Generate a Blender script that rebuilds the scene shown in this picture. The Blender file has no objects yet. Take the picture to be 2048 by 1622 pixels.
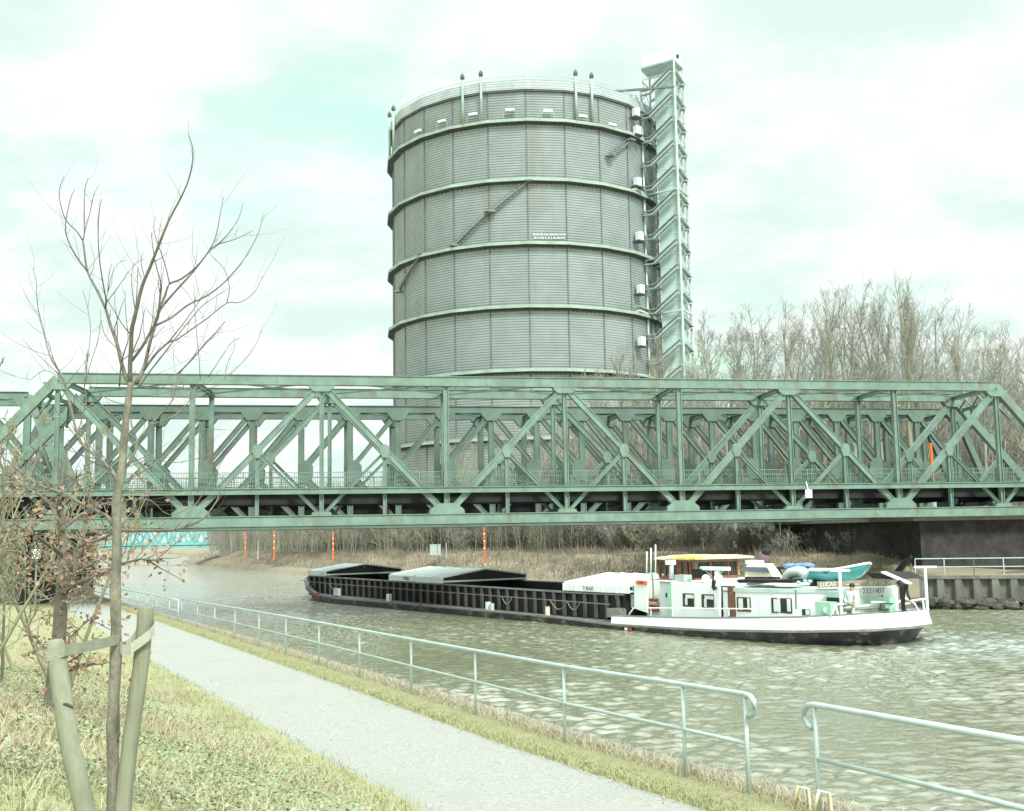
import bpy, math, random
import numpy as np
from mathutils import Vector, Matrix
random.seed(7)
RNG = np.random.default_rng(11)
S = bpy.context.scene
COL = S.collection
V = Vector
# ------------------------------------------------------------------ camera
EYE = V((0, 0, 5.6))
FPX, PITCH, ROLL = 2266.7, 0.1132, -0.017
Fw = V((0, math.cos(PITCH), math.sin(PITCH)))
U0 = V((0, -math.sin(PITCH), math.cos(PITCH)))
Rt = math.cos(ROLL) * V((1, 0, 0)) + math.sin(ROLL) * U0
Up = -math.sin(ROLL) * V((1, 0, 0)) + math.cos(ROLL) * U0
cd = bpy.data.cameras.new('camera')
cam = bpy.data.objects.new('camera', cd); COL.objects.link(cam)
cd.sensor_width = 36; cd.lens = FPX / 2048 * 36; cd.clip_start = 0.1; cd.clip_end = 6000
m = Matrix((Rt, Up, -Fw)).transposed().to_4x4(); m.translation = EYE
cam.matrix_world = m
S.camera = cam
# ------------------------------------------------------------------ exposure, sky, sun
S.view_settings.view_transform = 'Standard'; S.view_settings.look = 'None'
S.view_settings.exposure = 1.47; S.view_settings.gamma = 1.0
SUN_EL, SUN_AZ = math.radians(46), math.radians(158)       # azimuth clockwise from +Y (behind the camera, to the right)
w = bpy.data.worlds.new('World'); S.world = w; w.use_nodes = True
nt = w.node_tree; nt.nodes.clear()
def N(t, **k):
    n = nt.nodes.new(t)
    for a, b in k.items(): setattr(n, a, b)
    return n
def LK(a, b): nt.links.new(a, b)
out = N('ShaderNodeOutputWorld'); bg = N('ShaderNodeBackground'); LK(bg.outputs[0], out.inputs[0])
sky = N('ShaderNodeTexSky'); sky.sky_type = 'NISHITA'; sky.sun_disc = False
sky.sun_elevation = SUN_EL; sky.sun_rotation = SUN_AZ; sky.air_density = 1.2; sky.dust_density = 2.0
tc = N('ShaderNodeTexCoord'); sep = N('ShaderNodeSeparateXYZ'); LK(tc.outputs['Generated'], sep.inputs[0])
mx = N('ShaderNodeMath', operation='MAXIMUM'); LK(sep.outputs[2], mx.inputs[0]); mx.inputs[1].default_value = 0.0
ad = N('ShaderNodeMath', operation='ADD'); LK(mx.outputs[0], ad.inputs[0]); ad.inputs[1].default_value = 0.16
dx = N('ShaderNodeMath', operation='DIVIDE'); LK(sep.outputs[0], dx.inputs[0]); LK(ad.outputs[0], dx.inputs[1])
dy = N('ShaderNodeMath', operation='DIVIDE'); LK(sep.outputs[1], dy.inputs[0]); LK(ad.outputs[0], dy.inputs[1])
cb = N('ShaderNodeCombineXYZ'); LK(dx.outputs[0], cb.inputs[0]); LK(dy.outputs[0], cb.inputs[1]); cb.inputs[2].default_value = 3.1
n1 = N('ShaderNodeTexNoise'); n1.inputs['Scale'].default_value = 1.15; n1.inputs['Detail'].default_value = 9; n1.inputs['Roughness'].default_value = 0.56; n1.inputs['Distortion'].default_value = 0.35
LK(cb.outputs[0], n1.inputs['Vector'])
r1 = N('ShaderNodeValToRGB'); LK(n1.outputs['Fac'], r1.inputs[0])
r1.color_ramp.elements[0].position = 0.27; r1.color_ramp.elements[0].color = (0.15, 0.15, 0.15, 1)
r1.color_ramp.elements[1].position = 0.42; r1.color_ramp.elements[1].color = (1, 1, 1, 1)
n2 = N('ShaderNodeTexNoise'); n2.inputs['Scale'].default_value = 2.3; n2.inputs['Detail'].default_value = 10; n2.inputs['Roughness'].default_value = 0.6
LK(cb.outputs[0], n2.inputs['Vector'])
r2 = N('ShaderNodeValToRGB'); LK(n2.outputs['Fac'], r2.inputs[0])
r2.color_ramp.elements[0].position = 0.42; r2.color_ramp.elements[0].color = (0.285, 0.352, 0.330, 1)
r2.color_ramp.elements[1].position = 0.58; r2.color_ramp.elements[1].color = (0.375, 0.39, 0.382, 1)
sm = N('ShaderNodeMixRGB', blend_type='MULTIPLY'); sm.inputs[0].default_value = 1; LK(sky.outputs[0], sm.inputs[1]); sm.inputs[2].default_value = (0.105, 0.14, 0.078, 1)
hz = N('ShaderNodeMapRange'); hz.inputs['From Min'].default_value = .05; hz.inputs['From Max'].default_value = .24; hz.inputs['To Min'].default_value = 1; hz.inputs['To Max'].default_value = 0; LK(sep.outputs[2], hz.inputs['Value'])
hm = N('ShaderNodeMath', operation='MAXIMUM'); LK(hz.outputs[0], hm.inputs[0]); LK(r1.outputs[0], hm.inputs[1])
mi = N('ShaderNodeMixRGB'); LK(hm.outputs[0], mi.inputs[0]); LK(sm.outputs[0], mi.inputs[1]); LK(r2.outputs[0], mi.inputs[2])
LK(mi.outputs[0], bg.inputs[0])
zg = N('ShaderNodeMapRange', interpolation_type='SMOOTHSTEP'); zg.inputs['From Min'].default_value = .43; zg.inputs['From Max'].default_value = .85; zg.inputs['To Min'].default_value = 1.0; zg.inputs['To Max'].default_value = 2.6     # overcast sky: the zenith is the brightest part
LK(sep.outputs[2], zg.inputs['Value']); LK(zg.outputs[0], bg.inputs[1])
sd = bpy.data.lights.new('sun', 'SUN'); sun = bpy.data.objects.new('sun', sd); COL.objects.link(sun)
sd.energy = 1.6; sd.angle = math.radians(14); sd.color = (0.98, 1.0, 0.93)
sv = V((math.sin(SUN_AZ) * math.cos(SUN_EL), math.cos(SUN_AZ) * math.cos(SUN_EL), math.sin(SUN_EL)))
sun.rotation_euler = sv.to_track_quat('Z', 'Y').to_euler()

# ------------------------------------------------------------------ helpers
def ray(u, v): return Fw + Rt * ((u - 1024) / FPX) - Up * ((v - 811) / FPX)
def atY(u, v, y):
    d = ray(u, v); return EYE + d * (y / d.y)
def atZ(u, v, z):
    d = ray(u, v); return EYE + d * ((z - EYE.z) / d.z)
def atP(u, v, n, c):
    d = ray(u, v); return EYE + d * ((c - EYE.dot(n)) / d.dot(n))
MATS = {}
def mat(name, col, rough=0.6, var=0.25, scale=3.0, metal=0.0, bump=0.0, bscale=20.0, col2=None, stretch=None, spec=0.5, streak=None):
    if name in MATS: return MATS[name]
    M = bpy.data.materials.new(name); M.use_nodes = True
    t = M.node_tree; p = t.nodes['Principled BSDF']
    p.inputs['Roughness'].default_value = rough; p.inputs['Metallic'].default_value = metal
    p.inputs['Specular IOR Level'].default_value = spec
    g = t.nodes.new('ShaderNodeNewGeometry'); vec = g.outputs['Position']
    if stretch:
        mp = t.nodes.new('ShaderNodeMapping'); mp.inputs['Scale'].default_value = stretch
        t.links.new(vec, mp.inputs[0]); vec = mp.outputs[0]
    no = t.nodes.new('ShaderNodeTexNoise'); no.inputs['Scale'].default_value = scale; no.inputs['Detail'].default_value = 6; no.inputs['Roughness'].default_value = 0.6
    t.links.new(vec, no.inputs['Vector'])
    ra = t.nodes.new('ShaderNodeValToRGB'); t.links.new(no.outputs['Fac'], ra.inputs[0])
    c = col; d = col2 if col2 else tuple(x * (1 - var) for x in c); e = c if col2 else tuple(min(1, x * (1 + var * .5)) for x in c)
    ra.color_ramp.elements[0].position = 0.35; ra.color_ramp.elements[0].color = (*d, 1)
    ra.color_ramp.elements[1].position = 0.65; ra.color_ramp.elements[1].color = (*e, 1)
    src = ra.outputs[0]
    if streak:                                         # rust or dirt patches with a shape of their own
        sc, amt, colr, st = streak
        mp2 = t.nodes.new('ShaderNodeMapping'); mp2.inputs['Scale'].default_value = st; t.links.new(g.outputs['Position'], mp2.inputs[0])
        n3 = t.nodes.new('ShaderNodeTexNoise'); n3.inputs['Scale'].default_value = sc; n3.inputs['Detail'].default_value = 8; n3.inputs['Roughness'].default_value = .7
        t.links.new(mp2.outputs[0], n3.inputs['Vector'])
        r3 = t.nodes.new('ShaderNodeValToRGB'); t.links.new(n3.outputs['Fac'], r3.inputs[0])
        r3.color_ramp.elements[0].position = 0.66 - amt * .3; r3.color_ramp.elements[0].color = (0, 0, 0, 1)
        r3.color_ramp.elements[1].position = 0.80 - amt * .3; r3.color_ramp.elements[1].color = (1, 1, 1, 1)
        mxx = t.nodes.new('ShaderNodeMixRGB'); t.links.new(r3.outputs[0], mxx.inputs[0]); t.links.new(src, mxx.inputs[1]); mxx.inputs[2].default_value = (*colr, 1)
        src = mxx.outputs[0]
    t.links.new(src, p.inputs['Base Color'])
    if bump:
        nb = t.nodes.new('ShaderNodeTexNoise'); nb.inputs['Scale'].default_value = bscale; nb.inputs['Detail'].default_value = 5
        t.links.new(vec, nb.inputs['Vector'])
        bp = t.nodes.new('ShaderNodeBump'); bp.inputs['Strength'].default_value = bump; bp.inputs['Distance'].default_value = 0.05
        t.links.new(nb.outputs['Fac'], bp.inputs['Height']); t.links.new(bp.outputs[0], p.inputs['Normal'])
    MATS[name] = M; return M

class MB:
    def __init__(s): s.v = []; s.f = []
    def add(s, vs, fs):
        b = len(s.v); s.v += [V(x) for x in vs]; s.f += [tuple(i + b for i in f) for f in fs]; return s
    def box(s, c, sz, rz=0.0):
        c = V(c); x, y, z = (a / 2 for a in sz); cs, sn = math.cos(rz), math.sin(rz)
        vs = [c + V((a * x * cs - b * y * sn, a * x * sn + b * y * cs, d * z)) for d in (-1, 1) for a, b in ((-1, -1), (1, -1), (1, 1), (-1, 1))]
        return s.add(vs, [(3, 2, 1, 0), (4, 5, 6, 7), (0, 1, 5, 4), (1, 2, 6, 5), (2, 3, 7, 6), (3, 0, 4, 7)])
    def bar(s, p, q, a, b, side=None):
        """beam from p to q; a = width along side vector, b = width across"""
        p, q = V(p), V(q); d = (q - p).normalized()
        if side is None: side = V((0, 0, 1)) if abs(d.z) < .9 else V((1, 0, 0))
        x = (V(side) - d * d.dot(V(side))).normalized() * (a / 2); y = d.cross(x).normalized() * (b / 2)
        vs = [o + i * x + j * y for o in (p, q) for i, j in ((-1, -1), (1, -1), (1, 1), (-1, 1))]
        return s.add(vs, [(0, 1, 2, 3)[::-1], (4, 5, 6, 7), (0, 1, 5, 4), (1, 2, 6, 5), (2, 3, 7, 6), (3, 0, 4, 7)])
    def ibeam(s, p, q, depth, width, side, tf=.05, tw=.04):
        """I section: depth along side, flanges of given width"""
        p, q = V(p), V(q); d = (q - p).normalized(); x = (V(side) - d * d.dot(V(side))).normalized(); y = d.cross(x).normalized()
        s.bar(p, q, depth - 2 * tf, tw, x)
        for e in (-1, 1): o = x * e * (depth / 2 - tf / 2); s.bar(p + o, q + o, tf, width, x)
        return s
    def tube(s, pts, r, n=8, cap=True):
        pts = [V(p) for p in pts]; k = len(pts); rs = r if isinstance(r, (list, tuple)) else [r] * k
        b = len(s.v); up = V((0.13, 0.31, 0.94))
        for i, p in enumerate(pts):
            d = (pts[min(i + 1, k - 1)] - pts[max(i - 1, 0)]).normalized()
            x = d.cross(up if abs(d.dot(up)) < .95 else V((1, 0, 0))).normalized(); y = d.cross(x)
            for j in range(n):
                a = 2 * math.pi * j / n; s.v.append(p + (x * math.cos(a) + y * math.sin(a)) * rs[i])
        for i in range(k - 1):
            for j in range(n):
                a, c = b + i * n + j, b + i * n + (j + 1) % n; s.f.append((a, c, c + n, a + n))
        if cap: s.f.append(tuple(b + j for j in range(n))[::-1]); s.f.append(tuple(b + (k - 1) * n + j for j in range(n)))
        return s
    def prism(s, poly, d):
        """extrude planar polygon (3D points) by vector d"""
        d = V(d); n = len(poly); vs = [V(p) for p in poly] + [V(p) + d for p in poly]
        return s.add(vs, [tuple(range(n))[::-1], tuple(range(n, 2 * n))] + [(i, (i + 1) % n, n + (i + 1) % n, n + i) for i in range(n)])
    def ball(s, c, r, sz=(1, 1, 1), n=10):
        c = V(c); b = len(s.v); k = n // 2 + 1
        for i in range(k + 1):
            th = math.pi * i / k
            for j in range(n):
                a = 2 * math.pi * j / n; s.v.append(c + V((math.sin(th) * math.cos(a) * sz[0], math.sin(th) * math.sin(a) * sz[1], math.cos(th) * sz[2])) * r)
        for i in range(k):
            for j in range(n): a, d = b + i * n + j, b + i * n + (j + 1) % n; s.f.append((a, a + n, d + n, d))
        return s
    def build(s, name, m, parent=None, smooth=False):
        o0 = parent_loc(parent)
        me = bpy.data.meshes.new(name); me.from_pydata([tuple(v - o0) for v in s.v], [], s.f); me.materials.append(m)
        if smooth:
            for p in me.polygons: p.use_smooth = True
        me.update(); o = bpy.data.objects.new(name, me); COL.objects.link(o)
        if parent is not None: o.parent = parent
        return o
def parent_loc(p):
    l = V((0, 0, 0))
    while p is not None: l = l + p.location; p = p.parent
    return l
def tag(o, label=None, cat=None, group=None, kind=None):
    if label: o['label'] = label
    if cat: o['category'] = cat
    if group: o['group'] = group
    if kind: o['kind'] = kind
    return o
def thing(name, loc, label, cat, group=None):
    o = bpy.data.objects.new(name, None); COL.objects.link(o); o.location = loc; o.empty_display_size = .3
    return tag(o, label, cat, group)
def struct(mb, name, m, kind='structure'): return tag(mb.build(name, m), kind=kind)
def copy_tree(o, parent=None):
    c = o.copy(); COL.objects.link(c); c.parent = parent
    for ch in list(o.children): copy_tree(ch, c)
    return c
def npmesh(name, verts, faces, m, parent=None, smooth=False):
    """verts (n,3) array, faces (k,3|4) array"""
    o0 = parent_loc(parent); verts = np.asarray(verts, np.float32) - np.array(o0, np.float32)
    me = bpy.data.meshes.new(name); me.vertices.add(len(verts)); me.vertices.foreach_set('co', verts.ravel())
    k = faces.shape[1]; me.loops.add(faces.size); me.loops.foreach_set('vertex_index', faces.astype(np.int32).ravel())
    me.polygons.add(len(faces)); me.polygons.foreach_set('loop_start', np.arange(0, faces.size, k, dtype=np.int32))
    me.update(calc_edges=True); me.validate(); me.materials.append(m)
    if smooth: me.polygons.foreach_set('use_smooth', np.ones(len(faces), bool))
    o = bpy.data.objects.new(name, me); COL.objects.link(o)
    if parent is not None: o.parent = parent
    return o
def segs_mesh(P, Q, r0, r1, n=3):
    """prisms along many segments at once"""
    P, Q = np.asarray(P, float), np.asarray(Q, float); r0 = np.asarray(r0)[:, None]; r1 = np.asarray(r1)[:, None]
    d = Q - P; d /= np.linalg.norm(d, axis=1, keepdims=True) + 1e-9
    a = np.where(np.abs(d[:, 2:3]) < .9, np.array([[0, 0, 1.]]), np.array([[1., 0, 0]])); x = np.cross(d, a); x /= np.linalg.norm(x, axis=1, keepdims=True) + 1e-9; y = np.cross(d, x)
    vs = []
    for o, r in ((P, r0), (Q, r1)):
        for j in range(n):
            t = 2 * np.pi * j / n; vs.append(o + (x * np.cos(t) + y * np.sin(t)) * r)
    v = np.stack(vs, 1).reshape(-1, 3); k = len(P); b = np.arange(k)[:, None] * 2 * n
    f = np.concatenate([b + np.array([[j, (j + 1) % n, n + (j + 1) % n, n + j]]) for j in range(n)], 0)
    return v, f
def text(name, s, size, m, parent, origin, xdir, zdir, thick=.006, ext=None):
    """flat lettering; centre of the text at origin, reading along xdir"""
    c = bpy.data.curves.new(name, 'FONT'); c.body = s; c.size = size; c.extrude = thick; c.align_x = 'CENTER'; c.align_y = 'CENTER'
    o = bpy.data.objects.new(name + '_tmp', c); COL.objects.link(o)
    me = bpy.data.meshes.new_from_object(o.evaluated_get(bpy.context.evaluated_depsgraph_get())); bpy.data.objects.remove(o)
    X = V(xdir).normalized(); Z = V(zdir).normalized(); Y = X.cross(Z); R = Matrix((X, Z, X.cross(Z))).transposed()
    o0 = parent_loc(parent)
    w_ = max(v.co.x for v in me.vertices) - min(v.co.x for v in me.vertices)
    k = ext / w_ if ext else 1
    for v in me.vertices: co = v.co.copy(); co.x *= k; v.co = R @ co + V(origin) - o0
    me.materials.clear(); me.materials.append(m)
    o = bpy.data.objects.new(name, me); COL.objects.link(o); o.parent = parent; return o
#@@ENDHEAD
# ------------------------------------------------------------------ materials
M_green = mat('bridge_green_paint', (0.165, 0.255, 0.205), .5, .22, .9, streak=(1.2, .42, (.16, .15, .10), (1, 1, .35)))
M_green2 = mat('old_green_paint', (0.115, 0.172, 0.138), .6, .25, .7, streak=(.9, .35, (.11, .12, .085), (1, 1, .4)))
M_deckdark = mat('deck_dark_steel', (0.02, 0.022, 0.02), .8, .4, 1.5)
M_gas = mat('gasometer_cladding', (0.44, 0.505, 0.50), .65, .12, .2, streak=(.12, .45, (.385, .40, .355), (1, 1, .12)))
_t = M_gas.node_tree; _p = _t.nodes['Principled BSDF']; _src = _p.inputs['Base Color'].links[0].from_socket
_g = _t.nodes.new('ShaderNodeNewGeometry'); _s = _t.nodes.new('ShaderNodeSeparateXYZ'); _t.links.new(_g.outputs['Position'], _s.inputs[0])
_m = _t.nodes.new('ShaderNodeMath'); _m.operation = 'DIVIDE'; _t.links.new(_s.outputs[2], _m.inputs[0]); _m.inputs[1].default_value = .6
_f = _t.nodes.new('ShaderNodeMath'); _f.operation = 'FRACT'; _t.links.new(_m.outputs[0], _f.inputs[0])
_r = _t.nodes.new('ShaderNodeValToRGB'); _t.links.new(_f.outputs[0], _r.inputs[0]); _r.color_ramp.elements[0].position = .22; _r.color_ramp.elements[0].color = (.50, .52, .54, 1); _r.color_ramp.elements[1].position = .34; _r.color_ramp.elements[1].color = (1, 1, 1, 1)  # darkens each sheet's lower lip: its shade line put into the colour
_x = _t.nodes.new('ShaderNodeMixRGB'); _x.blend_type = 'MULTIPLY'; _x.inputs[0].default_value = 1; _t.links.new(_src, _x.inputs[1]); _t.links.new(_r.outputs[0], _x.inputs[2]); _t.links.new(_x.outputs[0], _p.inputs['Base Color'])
M_gasrail = mat('gallery_paint', (0.34, 0.44, 0.36), .6, .2, .3)
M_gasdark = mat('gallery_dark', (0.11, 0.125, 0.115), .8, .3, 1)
M_seam = mat('seam_dark', (0.15, 0.175, 0.165), .8, .3, 1)
M_pale = mat('pale_steel', (0.48, 0.60, 0.54), .5, .15, .5)
M_shaft = mat('lift_shaft_panels', (0.50, 0.66, 0.62), .35, .12, .15)
M_stair = mat('stair_grey', (0.40, 0.48, 0.45), .6, .2, .5)
M_white = mat('white_paint', (0.80, 0.86, 0.825), .4, .06, 1.5, streak=(1.6, .30, (.56, .50, .40), (1.4, 1.4, .2)))
M_whitec = mat('white_clean', (0.80, 0.85, 0.82), .4, .05, 1.5)
M_hull = mat('hull_black', (0.030, 0.032, 0.032), .45, .5, 1.0, streak=(.8, .5, (.20, .19, .17), (1, 1, 1.6)))
M_hullgrey = mat('hull_grey', (0.22, 0.22, 0.20), .6, .3, .8, streak=(.8, .4, (.10, .09, .08), (1, 1, 1)))
M_rib = mat('coaming_rib', (0.085, 0.085, 0.078), .7, .4, 1.5)
M_black = mat('black_steel', (0.012, 0.013, 0.013), .7, .5, 2)
M_wood = mat('varnished_wood', (0.20, 0.085, 0.05), .35, .3, 5)
M_yellow = mat('yellow_canvas', (0.62, 0.45, 0.10), .7, .1, 2, streak=(.7, .8, (.80, .78, .62), (.5, .5, 1)))
M_glass = mat('dark_glass', (0.03, 0.045, 0.042), .08, .3, 1)
M_curtain = mat('curtain_cloth', (0.62, 0.72, 0.68), .8, .1, 4)
M_alu = mat('aluminium', (0.50, 0.57, 0.545), .45, .08, 1.2)
M_hatch = mat('hatch_paint', (0.74, 0.82, 0.79), .5, .07, 1.2, streak=(1.2, .25, (.50, .53, .50), (1, 1, 1)))
M_teal = mat('turquoise_paint', (0.10, 0.42, 0.43), .4, .15, 1.5)
M_orange = mat('orange_paint', (0.85, 0.16, 0.02), .5, .1, 3)
M_red = mat('dull_red', (0.26, 0.06, 0.06), .7, .3, 6)
M_mint = mat('mint_paint', (0.34, 0.58, 0.44), .5, .1, 2)
M_cream = mat('cream_paint', (0.70, 0.66, 0.48), .5, .08, 2)
M_brown = mat('sign_brown', (0.33, 0.28, 0.20), .6, .1, 2)
M_blue = mat('blue_plastic', (0.14, 0.24, 0.42), .5, .15, 3)
M_galv = mat('galvanised_steel', (0.46, 0.56, 0.52), .42, .14, 3, metal=.25)
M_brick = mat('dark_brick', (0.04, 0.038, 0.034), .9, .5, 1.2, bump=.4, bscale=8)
M_conc = mat('concrete', (0.22, 0.22, 0.185), .85, .25, 1.5, bump=.3, bscale=15)
M_sheet = mat('sheet_pile', (0.155, 0.158, 0.13), .8, .35, .8, streak=(.8, .5, (.12, .11, .09), (3, 3, .4)))
M_bark = mat('grey_bark', (0.36, 0.37, 0.31), .9, .3, .5)
M_barkmid = mat('olive_bark', (0.31, 0.30, 0.20), .9, .35, .35, stretch=(1, 1, .3))
M_barkd = mat('dark_bark', (0.17, 0.16, 0.13), .9, .35, 2)
M_sap = mat('sapling_bark', (0.20, 0.19, 0.14), .85, .4, 18, stretch=(1, 1, .4), bump=.4, bscale=60)
M_twig = mat('twig_bark', (0.115, 0.10, 0.08), .8, .35, 9)
M_stake = mat('stake_wood', (0.225, 0.24, 0.165), .8, .22, 9, stretch=(1, 1, .12), bump=.35, bscale=30, streak=(4, .45, (.20, .18, .12), (1, 1, .25)))
M_strap = mat('strap_webbing', (0.30, 0.31, 0.23), .85, .15, 14, bump=.3, bscale=120)
M_leafb = mat('beech_leaf_brown', (0.36, 0.235, 0.15), .7, .35, 7, col2=(0.27, 0.155, 0.09))
M_skin = mat('skin', (0.45, 0.26, 0.19), .6, .08, 8)
M_hair = mat('dark_hair', (0.02, 0.016, 0.012), .6, .2, 20)
M_shirt = mat('pale_shirt', (0.62, 0.70, 0.66), .8, .08, 5)
M_trous = mat('pale_trousers', (0.50, 0.56, 0.50), .8, .1, 5)
M_bluebr = mat('cyan_bridge_paint', (0.15, 0.42, 0.42), .5, .2, .3)
M_graystone = mat('riprap_stone', (0.07, 0.07, 0.058), .9, .5, 1.1, bump=.8, bscale=3)

def grass_mat(name, cols, scale, bump=.6):
    M = bpy.data.materials.new(name); M.use_nodes = True; t = M.node_tree; p = t.nodes['Principled BSDF']; p.inputs['Roughness'].default_value = .9; p.inputs['Specular IOR Level'].default_value = .15
    g = t.nodes.new('ShaderNodeNewGeometry')
    a = t.nodes.new('ShaderNodeTexNoise'); a.inputs['Scale'].default_value = scale; a.inputs['Detail'].default_value = 9; a.inputs['Roughness'].default_value = .7
    t.links.new(g.outputs['Position'], a.inputs['Vector'])
    r = t.nodes.new('ShaderNodeValToRGB'); t.links.new(a.outputs['Fac'], r.inputs[0])
    k = len(cols)
    while len(r.color_ramp.elements) < k: r.color_ramp.elements.new(.5)
    for i, c in enumerate(cols): r.color_ramp.elements[i].position = .28 + .44 * i / (k - 1); r.color_ramp.elements[i].color = (*c, 1)
    t.links.new(r.outputs[0], p.inputs['Base Color'])
    b = t.nodes.new('ShaderNodeTexNoise'); b.inputs['Scale'].default_value = 14; b.inputs['Detail'].default_value = 6; t.links.new(g.outputs['Position'], b.inputs['Vector'])
    bb = t.nodes.new('ShaderNodeBump'); bb.inputs['Strength'].default_value = bump; bb.inputs['Distance'].default_value = .12; t.links.new(b.outputs['Fac'], bb.inputs['Height']); t.links.new(bb.outputs[0], p.inputs['Normal'])
    MATS[name] = M; return M
M_ground = grass_mat('bank_grass', [(.24, .21, .13), (.27, .28, .14), (.35, .34, .21), (.29, .34, .16)], 1.3)
M_verge = grass_mat('verge_grass', [(.22, .20, .12), (.26, .26, .14), (.32, .30, .19)], 2.2)
M_bankfar = grass_mat('far_bank_brush', [(.19, .165, .12), (.27, .235, .17), (.33, .29, .21), (.25, .26, .17)], .22, 1.0)
M_mound = grass_mat('mound_grass', [(.19, .17, .11), (.27, .26, .16), (.31, .28, .19), (.22, .23, .13)], .9, 1.0)

# blade material: colour picked per blade from a position noise of high frequency
def blade_mat(name, cols, scale=9):
    M = grass_mat(name, cols, scale, 0.0)
    p = M.node_tree.nodes['Principled BSDF']; p.inputs['Roughness'].default_value = .7
    return M
M_blade = blade_mat('grass_blades', [(.19, .20, .10), (.29, .32, .15), (.37, .37, .21), (.42, .38, .27)])
M_dry = blade_mat('dry_grass', [(.28, .23, .15), (.42, .36, .25), (.50, .46, .33)])
M_ivy = blade_mat('bramble_leaves', [(.09, .12, .06), (.21, .26, .15), (.31, .36, .24), (.42, .34, .23)], 14)

# asphalt path
M_path = mat('path_asphalt', (0.325, 0.33, 0.30), .9, .25, 22, bump=.35, bscale=90, streak=(.6, .55, (.285, .295, .26), (1, .6, 1)))

def water_mat():
    M = bpy.data.materials.new('canal_water'); M.use_nodes = True; t = M.node_tree; p = t.nodes['Principled BSDF']
    p.inputs['Roughness'].default_value = .06; p.inputs['IOR'].default_value = 3.4
    g = t.nodes.new('ShaderNodeNewGeometry')
    def nd(typ, **k):
        n = t.nodes.new(typ)
        for a, b in k.items(): setattr(n, a, b)
        return n
    def noise(sc, st, det=3, rz=.5, rough=.5):
        mp = nd('ShaderNodeMapping'); mp.inputs['Scale'].default_value = st; mp.inputs['Rotation'].default_value = (0, 0, rz); t.links.new(g.outputs['Position'], mp.inputs[0])
        n = nd('ShaderNodeTexNoise'); n.inputs['Scale'].default_value = sc; n.inputs['Detail'].default_value = det; n.inputs['Roughness'].default_value = rough; n.inputs['Distortion'].default_value = .4
        t.links.new(mp.outputs[0], n.inputs['Vector']); return n
    b = noise(5.5, (1, 1.5, 1), 3, -.3, .55)
    bp = nd('ShaderNodeBump'); bp.inputs['Distance'].default_value = .05; bp.inputs['Strength'].default_value = .4; t.links.new(b.outputs['Fac'], bp.inputs['Height']); b2 = noise(1.3, (1, 1.8, 1), 4, .3, .6); sp_ = nd('ShaderNodeSeparateXYZ'); t.links.new(g.outputs['Position'], sp_.inputs[0])
    r5 = nd('ShaderNodeMapRange', interpolation_type='SMOOTHSTEP'); r5.inputs['From Min'].default_value = 45; r5.inputs['From Max'].default_value = 110; t.links.new(sp_.outputs[1], r5.inputs['Value'])
    bq_ = nd('ShaderNodeBump'); bq_.inputs['Distance'].default_value = .55; t.links.new(r5.outputs[0], bq_.inputs['Strength']); t.links.new(b2.outputs['Fac'], bq_.inputs['Height']); t.links.new(bp.outputs[0], bq_.inputs['Normal'])
    t.links.new(bq_.outputs[0], p.inputs['Normal'])
    # aerated, paler water in the propeller wash trailing from the stern
    def dot(v, o):
        n = nd('ShaderNodeVectorMath', operation='SUBTRACT'); t.links.new(g.outputs['Position'], n.inputs[0]); n.inputs[1].default_value = o
        d = nd('ShaderNodeVectorMath', operation='DOT_PRODUCT'); t.links.new(n.outputs[0], d.inputs[0]); d.inputs[1].default_value = v; return d.outputs['Value']
    al = dot((.568, -.823, 0), (20.5, 56.5, 0)); ac = dot((.823, .568, 0), (20.5, 56.5, 0))
    a1 = nd('ShaderNodeMapRange', interpolation_type='SMOOTHSTEP'); a1.inputs['From Min'].default_value = -9; a1.inputs['From Max'].default_value = 3; t.links.new(al, a1.inputs['Value'])
    ab = nd('ShaderNodeMath', operation='ABSOLUTE'); t.links.new(ac, ab.inputs[0]); wn = noise(.5, (1, 1, 1), 6, 0, .7)
    wb = nd('ShaderNodeMath', operation='MULTIPLY_ADD'); t.links.new(wn.outputs['Fac'], wb.inputs[0]); wb.inputs[1].default_value = 9.0; t.links.new(ab.outputs[0], wb.inputs[2])
    a2 = nd('ShaderNodeMapRange', interpolation_type='SMOOTHSTEP'); a2.inputs['From Min'].default_value = 6.5; a2.inputs['From Max'].default_value = 12.5; a2.inputs['To Min'].default_value = 1; a2.inputs['To Max'].default_value = 0; t.links.new(wb.outputs[0], a2.inputs['Value'])
    mu = nd('ShaderNodeMath', operation='MULTIPLY'); t.links.new(a1.outputs[0], mu.inputs[0]); t.links.new(a2.outputs[0], mu.inputs[1])
    mc = nd('ShaderNodeMixRGB'); t.links.new(mu.outputs[0], mc.inputs[0]); mc.inputs[1].default_value = (0.155, 0.16, 0.095, 1); mc.inputs[2].default_value = (.22, .245, .20, 1); t.links.new(mc.outputs[0], p.inputs['Base Color'])
    return M
M_water = water_mat()
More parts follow.
